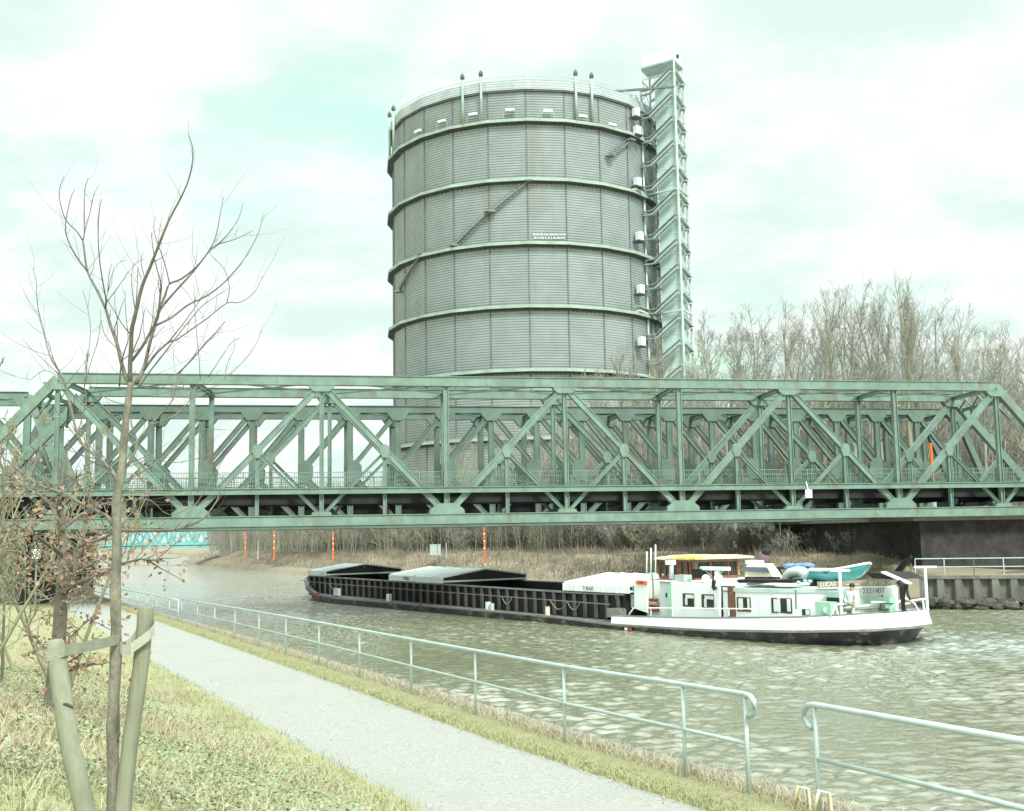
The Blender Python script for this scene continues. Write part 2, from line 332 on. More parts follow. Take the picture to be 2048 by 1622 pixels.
# ------------------------------------------------------------------ left bank, path, quay
_fx = [(-40, 25.7), (12.4, 2.55), (53, -15.4), (85, -30.7), (110, -43.2), (200, -92), (330, -165), (600, -300)]
_pz = [(-40, 2.8), (8, 2.78), (12.4, 2.70), (16.9, 2.54), (26, 2.36), (53, 1.74), (85, 1.26), (110, 1.2), (600, 1.2)]
def lerp(T, y):
    for (a, b), (c, d) in zip(T, T[1:]):
        if y <= c: return b + (d - b) * (y - a) / (c - a)
    return T[-1][1]
def fx(y): return lerp(_fx, y)
def pz(y): return lerp(_pz, y)
def pathw(y): return 3.55 + .45 * min(1, max(0, (y - 12) / 20))
def sst(t): t = min(1, max(0, t)); return t * t * (3 - 2 * t)
def bankz(x, y):
    d = (fx(y) - pathw(y)) - x
    A = lerp([(-40, 1.3), (9, 1.3), (16, 1.05), (25, .6), (50, .3), (600, .3)], y)
    return pz(y) + .02 + A * sst(d / 4.6) + .05 * min(40, max(0, d - 4)) + (.05 * math.sin(x * 1.7 + y) * sst(d / 2) if y < 40 else 0)
ys = list(np.concatenate([np.arange(-38, 4, 3.0), np.arange(4, 30, .5), np.arange(30, 112, 2.0), np.arange(112, 600, 30.0)]))
def strip(name, cols, m):
    vs = []; n = None
    for y in ys:
        row = cols(y); n = len(row); vs += row
    k = len(ys); f = np.array([[i * n + j, i * n + j + 1, (i + 1) * n + j + 1, (i + 1) * n + j] for i in range(k - 1) for j in range(n - 1)])
    return tag(npmesh(name, np.array(vs), f, m), kind='structure')
def c_bank(y):
    e = fx(y) - pathw(y); offs = [0, .15, .4, .8, 1.2, 1.7, 2.2, 2.8, 3.5, 4.3, 5.2, 6.5, 8, 10, 13, 17, 22, 30, 45, 80, 200, 700, 2500]
    return [(e - o, y, bankz(e - o, y)) for o in offs[::-1]]
strip('ground', c_bank, M_ground)
strip('path', lambda y: [(fx(y) - pathw(y) - .05, y, pz(y) + .004), (fx(y) - pathw(y) * .5, y, pz(y) + .03), (fx(y) - .66, y, pz(y) + .004)], M_path)
strip('grass_verge', lambda y: [(fx(y) - .70, y, pz(y)), (fx(y) - .55, y, pz(y) + .05), (fx(y) - .1, y, pz(y) + .09), (fx(y) + .32, y, pz(y) + .05)], M_verge)
strip('quay', lambda y: [(fx(y) + .28, y, pz(y) + .0), (fx(y) + .30, y, pz(y) + .07), (fx(y) + .74, y, pz(y) + .07), (fx(y) + .80, y, pz(y) + .02), (fx(y) + .80, y, -2)], M_conc)

# ------------------------------------------------------------------ water
w_ = MB(); w_.add([(-2500, -200, -.16), (2500, -200, -.16), (2500, 3500, -.16), (-2500, 3500, -.16)], [(0, 1, 2, 3)])
wat = struct(w_, 'water', M_water)
# wind waves as real relief on the reach around the barge
ny, nk = 1000, 760
yy_ = np.exp(np.linspace(np.log(7.5), np.log(170), ny))[:, None]; kk_ = np.linspace(-.62, .62, nk)[None, :]
WX = kk_ * yy_ + yy_ * 0; WY = yy_ + kk_ * 0; WZ = np.zeros_like(WX); wr = np.random.default_rng(4)
gust = .75 + .35 * np.sin(WX * .11 + 1.3 * np.sin(WY * .07)) * np.cos(WY * .13 - WX * .05) + .2 * np.sin(WX * .31 + WY * .23)
lamlim = WY * .0031 * 2.4
for i in range(64):
    lam = .15 * (1.15 / .15) ** (wr.random() ** 1.35); ang = math.radians(-78 + wr.normal(0, 33)); k_ = 2 * math.pi / lam; amp = .0112 * lam ** .95 * wr.uniform(.5, 1.2)
    ph = k_ * (WX * math.cos(ang) + WY * math.sin(ang)) + wr.random() * 6.28 + .8 * np.sin(WX * .35 / lam ** .5 + i) * np.sin(WY * .31 / lam ** .5 - i)
    fade = np.clip((lam - lamlim) / (lamlim + .05) + .5, 0, 1) if lam < 3 else 1.0
    WZ += amp * (np.sin(ph) + .25 * np.sin(2 * ph + .6)) * fade
calm = 1 - .25 / (1 + np.exp(-(WY - 88) / 9)); WZ *= gust * calm
cx_, cy_ = atZ(800, 1248, 0).x, atZ(800, 1248, 0).y
q1 = ((WX - cx_) * .55 + (WY - cy_) * .83); q2 = ((WX - cx_) * .83 - (WY - cy_) * .55)
WZ += .06 * np.exp(-(q1 / 11) ** 2 - (q2 / 4.2) ** 2) * np.sin(2 * math.pi * (q1 * .92 + q2 * .35) / 2.3)
WZ *= np.clip((170 - WY) / 25, 0, 1) * np.clip((.62 - np.abs(kk_)) / .05, 0, 1)
idx_ = np.arange(ny * nk).reshape(ny, nk); F_ = np.stack([idx_[:-1, :-1], idx_[:-1, 1:], idx_[1:, 1:], idx_[1:, :-1]], -1).reshape(-1, 4)
tag(npmesh('water', np.stack([WX, WY, WZ], -1).reshape(-1, 3), F_, M_water, smooth=True), kind='structure')

# ------------------------------------------------------------------ right bank
Rb = []
for (u, v) in ((1869, 1218), (592, 1147), (480, 1137), (360, 1124)): P = atZ(u, v, 0); Rb.append((P.x, P.y))
P0 = atZ(2048, 1219, 0)
line = [(140, 0), (95, 62), (60, 76), (P0.x, P0.y), Rb[0]]
a, b = V((*Rb[0], 0)), V((*Rb[1], 0))
for k in range(1, 12): q = a.lerp(b, k / 12); line.append((q.x, q.y))
line += [Rb[1], ((Rb[1][0] + Rb[2][0]) / 2, (Rb[1][1] + Rb[2][1]) / 2), Rb[2], Rb[3]]
tip = Rb[3]; line += [(tip[0] - 1, tip[1] + 14), (tip[0] - 14, tip[1] + 70), (tip[0] - 60, tip[1] + 190), (tip[0] - 260, tip[1] + 400)]
prof = [(0, -1.2), (.6, .25), (2.5, 1.0), (5, 2.0), (8, 3.0), (9.5, 3.35), (14, 3.5), (40, 3.5), (90, 3.6), (250, 4), (900, 5), (2600, 6)]
vs = []; nr = len(line)
dirs = []
for i, p in enumerate(line):
    q0 = line[max(0, i - 1)]; q1 = line[min(nr - 1, i + 1)]
    d = V((q1[0] - q0[0], q1[1] - q0[1], 0)).normalized(); dirs.append(V((d.y, -d.x, 0)))
def farout(p, o, nrm):
    """offset inland: follow the local normal close in, then a common direction so rows never cross"""
    g = V((.84, .54, 0)); k = min(1, max(0, (o - 5) / 30)); return V((p[0], p[1], 0)) + (nrm * (1 - k) + g * k).normalized() * o
for i, p in enumerate(line):
    wall = i <= 4
    for j, (o, z) in enumerate(prof):
        if i < 3: pr = [(0, -1.2), (.6, .3), (1.2, .35), (1.25, 1.75), (1.3, 1.8), (4, 1.85), (9, 2.0), (20, 2.1)] + [(40, 2.3)] + prof[9:]
        elif i == 3 or i == 4: pr = [(0, -1.2), (.6, .4), (1.5, .5), (2.4, 1.0), (2.5, 1.9), (6, 2.0), (10, 2.1), (20, 2.3)] + [(40, 3.0)] + prof[9:]
        else: pr = prof
        o, z = pr[min(j, len(pr) - 1)]
        q = farout(p, o, dirs[i]); bump = .35 * math.sin(i * 1.9 + j * 2.3) if 2 <= j <= 5 and i > 5 else 0
        vs.append((q.x, q.y, z + bump * .6))
n = len(prof)
f = np.array([[i * n + j, i * n + j + 1, (i + 1) * n + j + 1, (i + 1) * n + j] for i in range(nr - 1) for j in range(n - 1)])
tag(npmesh('far_bank', np.array(vs), f, M_bankfar, smooth=True), kind='structure')
g_ = MB(); g_.add([(-2500, 520, .9), (900, 520, .9), (2500, 3400, .9), (-2500, 3400, .9), (-2500, 516, -1), (900, 516, -1)], [(0, 1, 2, 3), (4, 5, 1, 0)])
struct(g_, 'far_shore', M_bankfar)
# pale grassy mound behind the barge's stern
md = []; mf = []; nu, nv = 40, 14
mA, mB = V((26.5, 84, 0)), V((15.5, 104, 0))
for i in range(nu + 1):
    for j in range(nv + 1):
        t = i / nu; s = j / nv; p = mA.lerp(mB, t) + V((.84, .54, 0)) * (4.0 + 13 * s)
        h = 2.2 + math.sin(math.pi * min(1, s * 1.15)) * (1.25 + .25 * math.sin(t * 9) + .16 * math.sin(t * 23) + .06 * math.sin(t * 61 + s * 20)) * sst(t * 7) * sst((1 - t) * 2.0) + .5 * s
        md.append((p.x, p.y, h - (.9 if s == 0 else 0)))
mf = np.array([[i * (nv + 1) + j, i * (nv + 1) + j + 1, (i + 1) * (nv + 1) + j + 1, (i + 1) * (nv + 1) + j] for i in range(nu) for j in range(nv)])
tag(npmesh('hill', np.array(md), mf, M_mound, smooth=True), kind='structure')

# sheet pile wall with railing, on the right bank under the abutment
A_, B_ = V((P0.x + .2, P0.y + 1.6, 0)), V((Rb[0][0] - .6, Rb[0][1] + 1.6, 0))
A_ = A_ + (A_ - B_) * 1.4
spw = thing('sheet_pile_wall', A_, 'weathered pale sheet pile wall rising from the water below the right bridge pier', 'wall')
s_ = MB(); L_ = (B_ - A_).length; d_ = (B_ - A_).normalized(); nn = V((-d_.y, d_.x, 0));  nn = nn if nn.y < 0 else -nn
k = int(L_ / 1.1); pts = []
for i in range(k):
    t = i * L_ / k; c = L_ / k
    for o, e in ((0, 0), (.34, 0), (.5, -.38), (.84, -.38)): pts.append(A_ + d_ * (t + c * o) - nn * e * -1 * -1)
for i in range(len(pts) - 1):
    p, q = pts[i], pts[i + 1]; s_.add([p + V((0, 0, -1)), q + V((0, 0, -1)), q + V((0, 0, 2.02)), p + V((0, 0, 2.02))], [(0, 1, 2, 3)])
s_.build('sheet_piles', M_sheet, spw)
MB().bar(A_ + V((0, 0, 2.12)) + nn * .05, B_ + V((0, 0, 2.12)) + nn * .05, .22, .75).build('coping', M_sheet, spw)
rr = thing('metal_railing', A_ + V((0, 0, 2.2)), 'pale two-rail railing on top of the sheet pile wall across the canal', 'railing')
for h in (.62, 1.2): MB().tube([A_ + V((0, 0, 2.2 + h)), B_ + V((0, 0, 2.2 + h))], .035, 6).build('top_rail' if h > 1 else 'middle_rail', M_galv, rr)
k = int(L_ / 1.9)
for i in range(k + 1):
    p = A_.lerp(B_, i / k); MB().tube([p + V((0, 0, 2.15)), p + V((0, 0, 3.4))], .04, 6).build('post', M_galv if i % 3 else M_sheet, rr)
rk = MB()
for i in range(240):
    p = A_.lerp(B_, random.random()) + nn * random.uniform(-.1, 1.7); r = random.uniform(.18, .45)
    b0 = len(rk.v); rk.ball(p + V((0, 0, random.uniform(.0, .5))), r, (random.uniform(.7, 1.3), random.uniform(.7, 1.3), .7), 6)
    for q in range(b0, len(rk.v)): rk.v[q] += V((random.uniform(-.06, .06), random.uniform(-.06, .06), random.uniform(-.06, .06)))
tag(rk.build('riprap', M_graystone), 'heap of dark riprap stones along the foot of the sheet pile wall', 'stones', kind='stuff')

# ------------------------------------------------------------------ truss bridges
BO = V((-29.93, 74.1, 0)); BA = .1933; BU = V((math.cos(BA), math.sin(BA), 0)); BV = V((-math.sin(BA), math.cos(BA), 0)); PN = 8.585
ZB, ZT, ZD = 6.75, 16.35, 8.75         # bottom chord centre, top chord centre, deck girder (m above the water)
def bp(k, w_, z): return BO + BU * (k * PN) + BV * w_ + V((0, 0, z))
def warren_bridge():
    W = 7.1
    def bq(k, w_, z): return bp(k + max(0, w_) * .0127, w_, z)
    br = thing('truss_bridge', bq(3.5, W / 2, ZB), 'green steel railway truss bridge nearest the camera spanning the whole canal', 'bridge')
    for w_ in (0, W):
        mt = M_green if w_ == 0 else M_green2 if False else M_green
        c = MB().bar(bq(0, w_, ZT), bq(8, w_, ZT), .60, .5, (0, 0, 1)); c.bar(bq(0, w_, ZT + .32), bq(8, w_, ZT + .32), .05, .66, (0, 0, 1)); c.bar(bq(0, w_, ZT - .32), bq(8, w_, ZT - .32), .05, .60, (0, 0, 1)); c.build('top_chord', mt, br)
        c = MB().bar(bq(-1.05, w_, ZB), bq(9.05, w_, ZB), .62, .5, (0, 0, 1)); c.bar(bq(-1.05, w_, ZB - .33), bq(9.05, w_, ZB - .33), .05, .72, (0, 0, 1)); c.bar(bq(-1.05, w_, ZB + .33), bq(9.05, w_, ZB + .33), .05, .66, (0, 0, 1)); c.build('bottom_chord', mt, br)
        for a, b in ((0, -1), (8, 9)): MB().bar(bq(a, w_, ZT - .02), bq(b, w_, ZB + .1), .60, .5, (0, 0, 1)).build('end_post', mt, br)
        tops = [0, 2, 4, 6, 8]; lows = [1, 3, 5, 7]
        for k in range(0, 9):
            sz = .36 if k in lows else .30
            MB().ibeam(bq(k, w_, ZT - .3), bq(k, w_, ZB + .3), sz, .34, BU, .05, .1).build('post', mt, br)
        for lo in lows:
            for tp in (lo - 1, lo + 1):
                MB().ibeam(bq(tp, w_, ZT - .28), bq(lo, w_, ZB + .28), .42, .40, BV.cross(bq(tp, 0, ZT) - bq(lo, 0, ZB)), .06, .26).build('diagonal', mt, br)
                mid = (bq(tp, w_, ZT) + bq(lo, w_, ZB)) / 2; km = (tp + lo) / 2
                MB().ibeam(mid, bq(km, w_, ZB + .3), .26, .3, BU, .04, .12).build('hanger', mt, br)
                MB().ibeam(mid - V((0, 0, .15)), bq(tp, w_, ZB + .3), .22, .26, BV.cross(mid - bq(tp, w_, ZB)), .04, .1).build('subdiagonal', mt, br)
                gz = bq(km, w_ - .23, mid.z)
                MB().prism([gz + BU * x + V((0, 0, z)) for x, z in ((-.36, -.1), (-.17, -.55), (.17, -.55), (.36, -.1), (.26, .3), (0, .4), (-.26, .3))], BV * .46).build('gusset', mt, br)
        for k in (-1, 9):
            mid = (bq(k, w_, ZB) + bq(0 if k < 0 else 8, w_, ZT)) / 2; km = -.5 if k < 0 else 8.5
            MB().ibeam(mid, bq(km, w_, ZB + .3), .26, .3, BU, .04, .12).build('hanger', mt, br)
            MB().ibeam(mid, bq(0 if k < 0 else 8, w_, ZB + .3), .22, .26, (0, 0, 1), .04, .1).build('subdiagonal', mt, br)
        for k in range(0, 9):
            if k in lows:
                g = bq(k, w_ - .27, ZB + .28)
                MB().prism([g + BU * x + V((0, 0, z)) for x, z in ((-1.25, 0), (1.25, 0), (1.2, .35), (.65, .8), (-.65, .8), (-1.2, .35))], BV * .54).build('gusset', mt, br)
            else:
                g = bq(k, w_ - .25, ZB + .28)
                MB().prism([g + BU * x + V((0, 0, z)) for x, z in ((-.75, 0), (.75, 0), (.6, .3), (-.6, .3))], BV * .5).build('gusset', mt, br)
                g = bq(k, w_ - .27, ZT - .28)
                MB().prism([g + BU * x + V((0, 0, z)) for x, z in ((-.95, 0), (-.75, -.32), (-.5, -.5), (.5, -.5), (.75, -.32), (.95, 0))][::-1], BV * .54).build('gusset', mt, br)
        # edge girder and riveted splice plates
        e = MB(); s = -1 if w_ == 0 else 1
        e.ibeam(bq(-1, w_ + s * .36, ZD), bq(9, w_ + s * .36, ZD), .42, .22, (0, 0, 1), .05, .03); e.build('edge_girder', mt, br)
        r = MB(); x0, x1 = -1, 9
        for z in (.05, .35, .70, 1.02): r.bar(bq(x0, w_ + .34, ZD + .28 + z), bq(x1, w_ + .34, ZD + .28 + z), .045 if z > 1 else .03, .04)
        nb = int((x1 - x0) * PN / .155)
        for i in range(nb):
            q = bq(x0 + (x1 - x0) * i / nb, w_ + .34, ZD + .2); r.bar(q + V((0, 0, .08 if i % 11 else -.1)), q + V((0, 0, 1.1)), .026 if i % 11 else .07, .026 if i % 11 else .07, BU)
        r.build('railing', mt, br)
    # deck, stringers, floor beams
    d = MB(); d.bar(bq(-1, W / 2, ZD + .05), bq(9, W / 2, ZD + .05), .12, W - .7, (0, 0, 1))
    for o in (.9, 2.0, 3.6, 4.7): d.bar(bq(-1, o, ZD - .45), bq(9, o, ZD - .45), .85, .12, (0, 0, 1))
    d.build('deck', M_deckdark, br)
    for i in range(-2, 19):
        k = i / 2; MB().ibeam(bq(k, .28, ZD - .62), bq(k, W - .28, ZD - .62), 1.15, .3, (0, 0, 1), .06, .05).build('floor_beam', M_deckdark, br)
    for i, k in enumerate([x / 2 for x in range(-2, 18)]):
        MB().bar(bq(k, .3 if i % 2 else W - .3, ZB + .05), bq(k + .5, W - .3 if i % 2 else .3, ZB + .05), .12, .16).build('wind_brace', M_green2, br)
    for k in range(0, 9):
        MB().ibeam(bq(k, .3, ZT - .1), bq(k, W - .3, ZT - .1), .34, .22, (0, 0, 1)).build('cross_strut', M_green, br)
        if k < 8:
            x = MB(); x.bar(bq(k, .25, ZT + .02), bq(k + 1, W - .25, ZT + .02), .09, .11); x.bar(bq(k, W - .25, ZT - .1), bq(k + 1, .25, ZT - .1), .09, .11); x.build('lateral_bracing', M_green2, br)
    for k, e in ((0, -1), (8, 1)):                          # portals with knee braces
        p = MB(); q = bq(k + e * .12, 0, 0)
        p.bar(bq(k + e * .10, .3, ZT - 1.05), bq(k + e * .10, W - .3, ZT - 1.05), .25, .2)
        for t in range(6):
            a0 = .3 + t * (W - .6) / 6; a1 = a0 + (W - .6) / 6; p.bar(bq(k + e * .06, a0, ZT - .3 if t % 2 else ZT - 1.0), bq(k + e * .06, a1, ZT - 1.0 if t % 2 else ZT - .3), .1, .1)
        p.bar(bq(k + e * .16, .3, ZT - 2.6), bq(k + e * .1, 1.7, ZT - 1.1), .18, .16); p.bar(bq(k + e * .16, W - .3, ZT - 2.6), bq(k + e * .1, W - 1.7, ZT - 1.1), .18, .16)
        p.build('portal_frame', M_green, br)
    return br
warren_bridge()
def k_bridge(name, lab, K0, K1, npan, wA, wB, zt, zb, centre, m=None, w0=.55):
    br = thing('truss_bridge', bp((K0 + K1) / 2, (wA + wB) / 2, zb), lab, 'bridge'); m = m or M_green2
    st = (K1 - K0) / npan; zm = (zt + zb) / 2 - .35
    for w_ in (wA, wB):
        for nm, z in (('top_chord', zt), ('bottom_chord', zb)):
            a, b = (K0 + st, K1 - st) if nm == 'top_chord' else (K0, K1)
            c = MB().bar(bp(a, w_, z), bp(b, w_, z), w0, .5, (0, 0, 1)); c.bar(bp(a, w_, z + w0 / 2 + .03), bp(b, w_, z + w0 / 2 + .03), .05, .7, (0, 0, 1)); c.build(nm, m, br)
        for a, b in ((K0, K0 + st), (K1, K1 - st)): MB().bar(bp(a, w_, zb), bp(b, w_, zt), .55, .5, BU).build('end_post', m, br)
        for i in range(1, npan):
            k = K0 + i * st; wide = .50
            MB().ibeam(bp(k, w_, zt - .2), bp(k, w_, zb + .2), wide, .42, BU, .07, .28).build('post', m, br)
            s = 1 if k < centre - .05 else -1 if k > centre + .05 else 0
            if s:
                gc = bp(k + s * .028, w_ - .26, zm)
                MB().prism([gc + BU * (x * s) + V((0, 0, z)) for x, z in ((-.5, -.95), (.35, -.95), (.75, -.45), (.75, .45), (.35, .95), (-.5, .95))][::s], BV * .52).build('gusset', m, br)
                for zz, kk in ((zt - .2, k + s * st), (zb + .2, k + s * st)):
                    MB().ibeam(bp(k + s * .03, w_, zm + (.4 if zz > zm else -.4)), bp(kk, w_, zz), .42, .38, (0, 0, 1), .06, .24).build('diagonal', m, br)
            g = bp(k, w_ - .27, zt - .2); MB().prism([g + BU * x + V((0, 0, z)) for x, z in ((-1.0, 0), (-.45, -.75), (.45, -.75), (1.0, 0))][::-1], BV * .54).build('gusset', m, br)
    for i in range(1, npan):
        k = K0 + i * st
        MB().ibeam(bp(k, wA, zt - .15), bp(k, wB, zt - .15), .45, .25, (0, 0, 1)).build('cross_strut', m, br)
        if i < npan - 1: MB().bar(bp(k, wA if i % 2 else wB, zt), bp(k + st, wB if i % 2 else wA, zt), .14, .16).build('lateral_bracing', m, br)
    d = MB(); d.bar(bp(K0, (wA + wB) / 2, ZD), bp(K1, (wA + wB) / 2, ZD), .2, abs(wB - wA) - .6, (0, 0, 1))
    for o in (.2, .8): d.bar(bp(K0, wA + (wB - wA) * o, ZD - .6), bp(K1, wA + (wB - wA) * o, ZD - .6), 1.1, .15, (0, 0, 1))
    d.build('deck', M_deckdark, br)
    for w_ in (wA, wB):
        MB().bar(bp(K0, w_ - .35, ZD), bp(K1, w_ - .35, ZD), .5, .1, (0, 0, 1)).build('edge_girder', m, br)
        r = MB()
        for z in (.45, .8, 1.15): r.bar(bp(K0, w_ - .4, ZD + .25 + z), bp(K1, w_ - .4, ZD + .25 + z), .05, .05)
        nb = int((K1 - K0) * PN / .5)
        for i in range(nb): q = bp(K0 + (K1 - K0) * i / nb, w_ - .4, ZD + .2); r.bar(q, q + V((0, 0, 1.2)), .045, .045, BU)
        r.build('railing', m, br)
    return br
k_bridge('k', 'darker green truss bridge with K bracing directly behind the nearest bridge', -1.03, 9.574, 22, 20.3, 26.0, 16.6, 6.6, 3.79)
k_bridge('k', 'end of a further green truss bridge seen left behind the sloping end post', -3.4, -.02, 7, 11.5, 16.0, 16.55, 6.6, -1.6, M_green, .5)

# piers
def pier(loc_pts, zt, label, m=M_brick):
    mb = MB(); mb.prism([V((p.x, p.y, -1.5)) for p in loc_pts], (0, 0, zt + 1.5)); c = sum(loc_pts, V()) / len(loc_pts)
    t = thing('bridge_pier', V((c.x, c.y, 0)), label, 'bridge pier'); mb.build('masonry', m, t)
    cm = V((c.x, c.y, 0)); cp = MB(); cp.prism([V(((p.x - c.x) * 1.03 + c.x, (p.y - c.y) * 1.03 + c.y, zt)) for p in loc_pts], (0, 0, .3)); cp.build('coping', M_conc, t); return t
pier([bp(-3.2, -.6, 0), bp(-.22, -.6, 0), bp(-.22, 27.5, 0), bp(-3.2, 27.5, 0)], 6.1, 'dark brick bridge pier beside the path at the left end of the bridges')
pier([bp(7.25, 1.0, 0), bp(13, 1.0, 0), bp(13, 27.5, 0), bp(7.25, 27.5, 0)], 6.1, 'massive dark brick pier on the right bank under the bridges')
sg = thing('hanging_sign', bp(0, 0, 0), 'small white square sign hanging under the edge of the near bridge deck', 'sign')
c = atP(1617.5, 987.5, BV, BO.dot(BV) - .75)
sg.location = c
MB().bar(c - V((0, 0, .30)), c + V((0, 0, .30)), .05, .52, BV).build('sign_panel', M_whitec, sg)
MB().bar(c + V((0, 0, .2)) + BV * .05, c + V((0, 0, .9)) + BV * .35, .05, .05).build('bracket', M_galv, sg)
MB().bar(c - BV * .03 + BU * -.12, c - BV * .03 + BU * .12, .3, .006, (0, 0, 1)).build('symbol', M_alu, sg)
#@@ENDBRIDGE
# ------------------------------------------------------------------ gasometer
GD, GA_ = 283.5, .0148
GC = V((GD * math.sin(GA_), GD * math.cos(GA_), 0)); GR = 33.8; PH = .0186
gto = V((-math.sin(GA_), -math.cos(GA_), 0)); grt = V((math.cos(GA_), -math.sin(GA_), 0))
def gp(t, r, z):
    """point on the tank: t = angle from the side facing the camera, positive to the right"""
    return GC + (gto * math.cos(t) + grt * math.sin(t)) * r + V((0, 0, z))
def cyl(u, v, r):
    """where the line of sight through a pixel meets the tank's outside at radius r -> (angle, z)"""
    d = ray(u, v); o = EYE - GC; a = d.x * d.x + d.y * d.y; b = 2 * (o.x * d.x + o.y * d.y); c = o.x * o.x + o.y * o.y - r * r
    q = max(0, b * b - 4 * a * c); t = (-b - math.sqrt(q)) / (2 * a); P = EYE + d * t - GC
    return math.atan2(P.dot(grt), P.dot(gto)), P.z
gas = thing('gasometer', GC, 'giant grey cylindrical gasometer with ribbed cladding and ring galleries rising behind the bridges', 'gasometer')
NS = 24; angs = [PH + i * 2 * math.pi / NS for i in range(NS)]
GZ = [99.3, 85.4, 70.7, 56.25, 41.9, 26.75, 12.4]; GTOP = 107.2
vs = []; fs = []; nz = int(GTOP / .6)
for i in range(nz + 1):
    for off, dz in ((0, 0.0), (.16, .12)):
        for t in angs: vs.append(tuple(gp(t, GR + off, i * .6 + dz)))
fs = [(a * NS + j, a * NS + (j + 1) % NS, (a + 1) * NS + (j + 1) % NS, (a + 1) * NS + j) for a in range(2 * nz + 1) for j in range(NS)]
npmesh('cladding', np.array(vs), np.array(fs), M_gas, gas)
sm_ = None
for i, t in enumerate(angs):
    if math.cos(t) < -.1: continue
    MB().bar(gp(t, GR + .16, 0), gp(t, GR + .16, GTOP), .16, .26, gp(t, 1, 0) - gp(t, 0, 0)).build('seam_strip', M_seam, gas)
def ring(r0, r1, z0, z1):
    mb = MB(); n = NS
    for t in angs:
        for r, z in ((r0, z0), (r1, z0), (r1, z1), (r0, z1)): mb.v.append(gp(t, r, z))
    for i in range(n):
        j = (i + 1) % n
        for k in range(4): l = (k + 1) % 4; mb.f.append((i * 4 + k, j * 4 + k, j * 4 + l, i * 4 + l))
    return mb
for z in GZ:
    ring(GR + .15, GR + 1.5, z - .55, z - .40).build('gallery_deck', M_gasdark, gas)
    g = ring(GR + 1.5, GR + 1.58, z - .5, z + .2); g.v += []; h = g.build('gallery_rail', M_gasrail, gas)
    br = MB()
    for i in range(NS * 8):
        a = angs[i // 8]; b = angs[(i // 8 + 1) % NS] if i // 8 < NS - 1 else angs[0] + 2 * math.pi; s = (i % 8) / 8
        p0 = gp(a, GR + .1, z - 1.15).lerp(gp(b, GR + .1, z - 1.15), s); p1 = gp(a, GR + 1.45, z - .6).lerp(gp(b, GR + 1.45, z - .6), s); br.bar(p0, p1, .12, .1)
    br.bar(gp(0, GR, z - .7), gp(0, GR + 1, z - .7), .1, .1)
    br.build('gallery_brackets', M_gasdark, gas)['kind'] = 'stuff'
    ring(GR + .1, GR + .35, z - .85, z - .56).build('gallery_shade_ring', M_gasdark, gas)  # dark ring imitating the shade line under the gallery deck
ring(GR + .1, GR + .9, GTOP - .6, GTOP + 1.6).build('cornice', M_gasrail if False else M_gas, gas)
ring(GR + .15, GR + .75, GTOP - 1.0, GTOP - .6).build('cornice_shade_ring', M_gasdark, gas)  # dark ring standing in for the shade below the cornice
rf = MB(); b0 = 0
for t in angs: rf.v.append(gp(t, GR + .2, GTOP + 1.2))
for t in angs: rf.v.append(gp(t, 8, GTOP + 5))
rf.v.append(GC + V((0, 0, GTOP + 5.6)))
for i in range(NS): j = (i + 1) % NS; rf.f += [(i, j, NS + j, NS + i), (NS + i, NS + j, 2 * NS)]
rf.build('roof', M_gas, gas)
rl = MB()
for i, t in enumerate(angs):
    a, b = t, angs[(i + 1) % NS] if i < NS - 1 else angs[0] + 2 * math.pi
    for s in (0, .25, .5, .75): q = gp(a, GR + .3, GTOP + 1.6).lerp(gp(b, GR + .3, GTOP + 1.6), s); rl.bar(q, q + V((0, 0, 1.1)), .06, .06)
    rl.bar(gp(a, GR + .3, GTOP + 2.65), gp(b, GR + .3, GTOP + 2.65), .07, .07)
rl.build('roof_railing', M_gasrail, gas)
for u, v in ((926, 240), (963, 238), (1153, 240), (1185, 246), (801, 300), (808, 288)):
    t, z = cyl(u, v, GR + 1.0) if u > 820 else ({801: -1.30, 808: -1.17}[u], 99)
    p = MB().tube([gp(t, GR + 1.05, GZ[0] - .3), gp(t, GR + 1.05, GTOP + 3.0)], .32, 8).build('vent_pipe', M_gasrail, gas, True)
    MB().tube([gp(t, GR + 1.05, GTOP + 2.9), gp(t, GR + 1.05, GTOP + 3.3), gp(t, GR + 1.05, GTOP + 3.9), gp(t, GR + 1.05, GTOP + 4.5)], [.34, .55, .5, .12], 8).build('vent_cowl', M_gasdark, p, True)
for u, v in ((835, 262), (883, 242), (946, 228), (1020, 219), (1096, 222), (1166, 232), (1225, 249)):
    t, z = cyl(u, v, GR + 1.0); c = gp(t, GR + .9, z); tv = gp(t + .01, GR, z) - gp(t - .01, GR, z); tv.normalize()
    l = MB().bar(c - tv * 1.05, c + tv * 1.05, .55, .5, (0, 0, 1)).build('floodlight', M_whitec, gas)
    ml = MB()
    for s in (-1.5, 1.5): ml.bar(c + tv * s + V((0, 0, -.3)), gp(t, GR + .9, GZ[0]) + tv * s, .08, .08)
    ml.bar(c - tv * 1.5 + V((0, 0, -.35)), c + tv * 1.5 + V((0, 0, -.35)), .08, .08); ml.build('mast_frame', M_gasrail, l)
seq = [(1262, 281), (1222, 312)], [(1057, 362), (982, 424)], [(978, 424), (908, 492)], [(843, 508), (796, 584)]
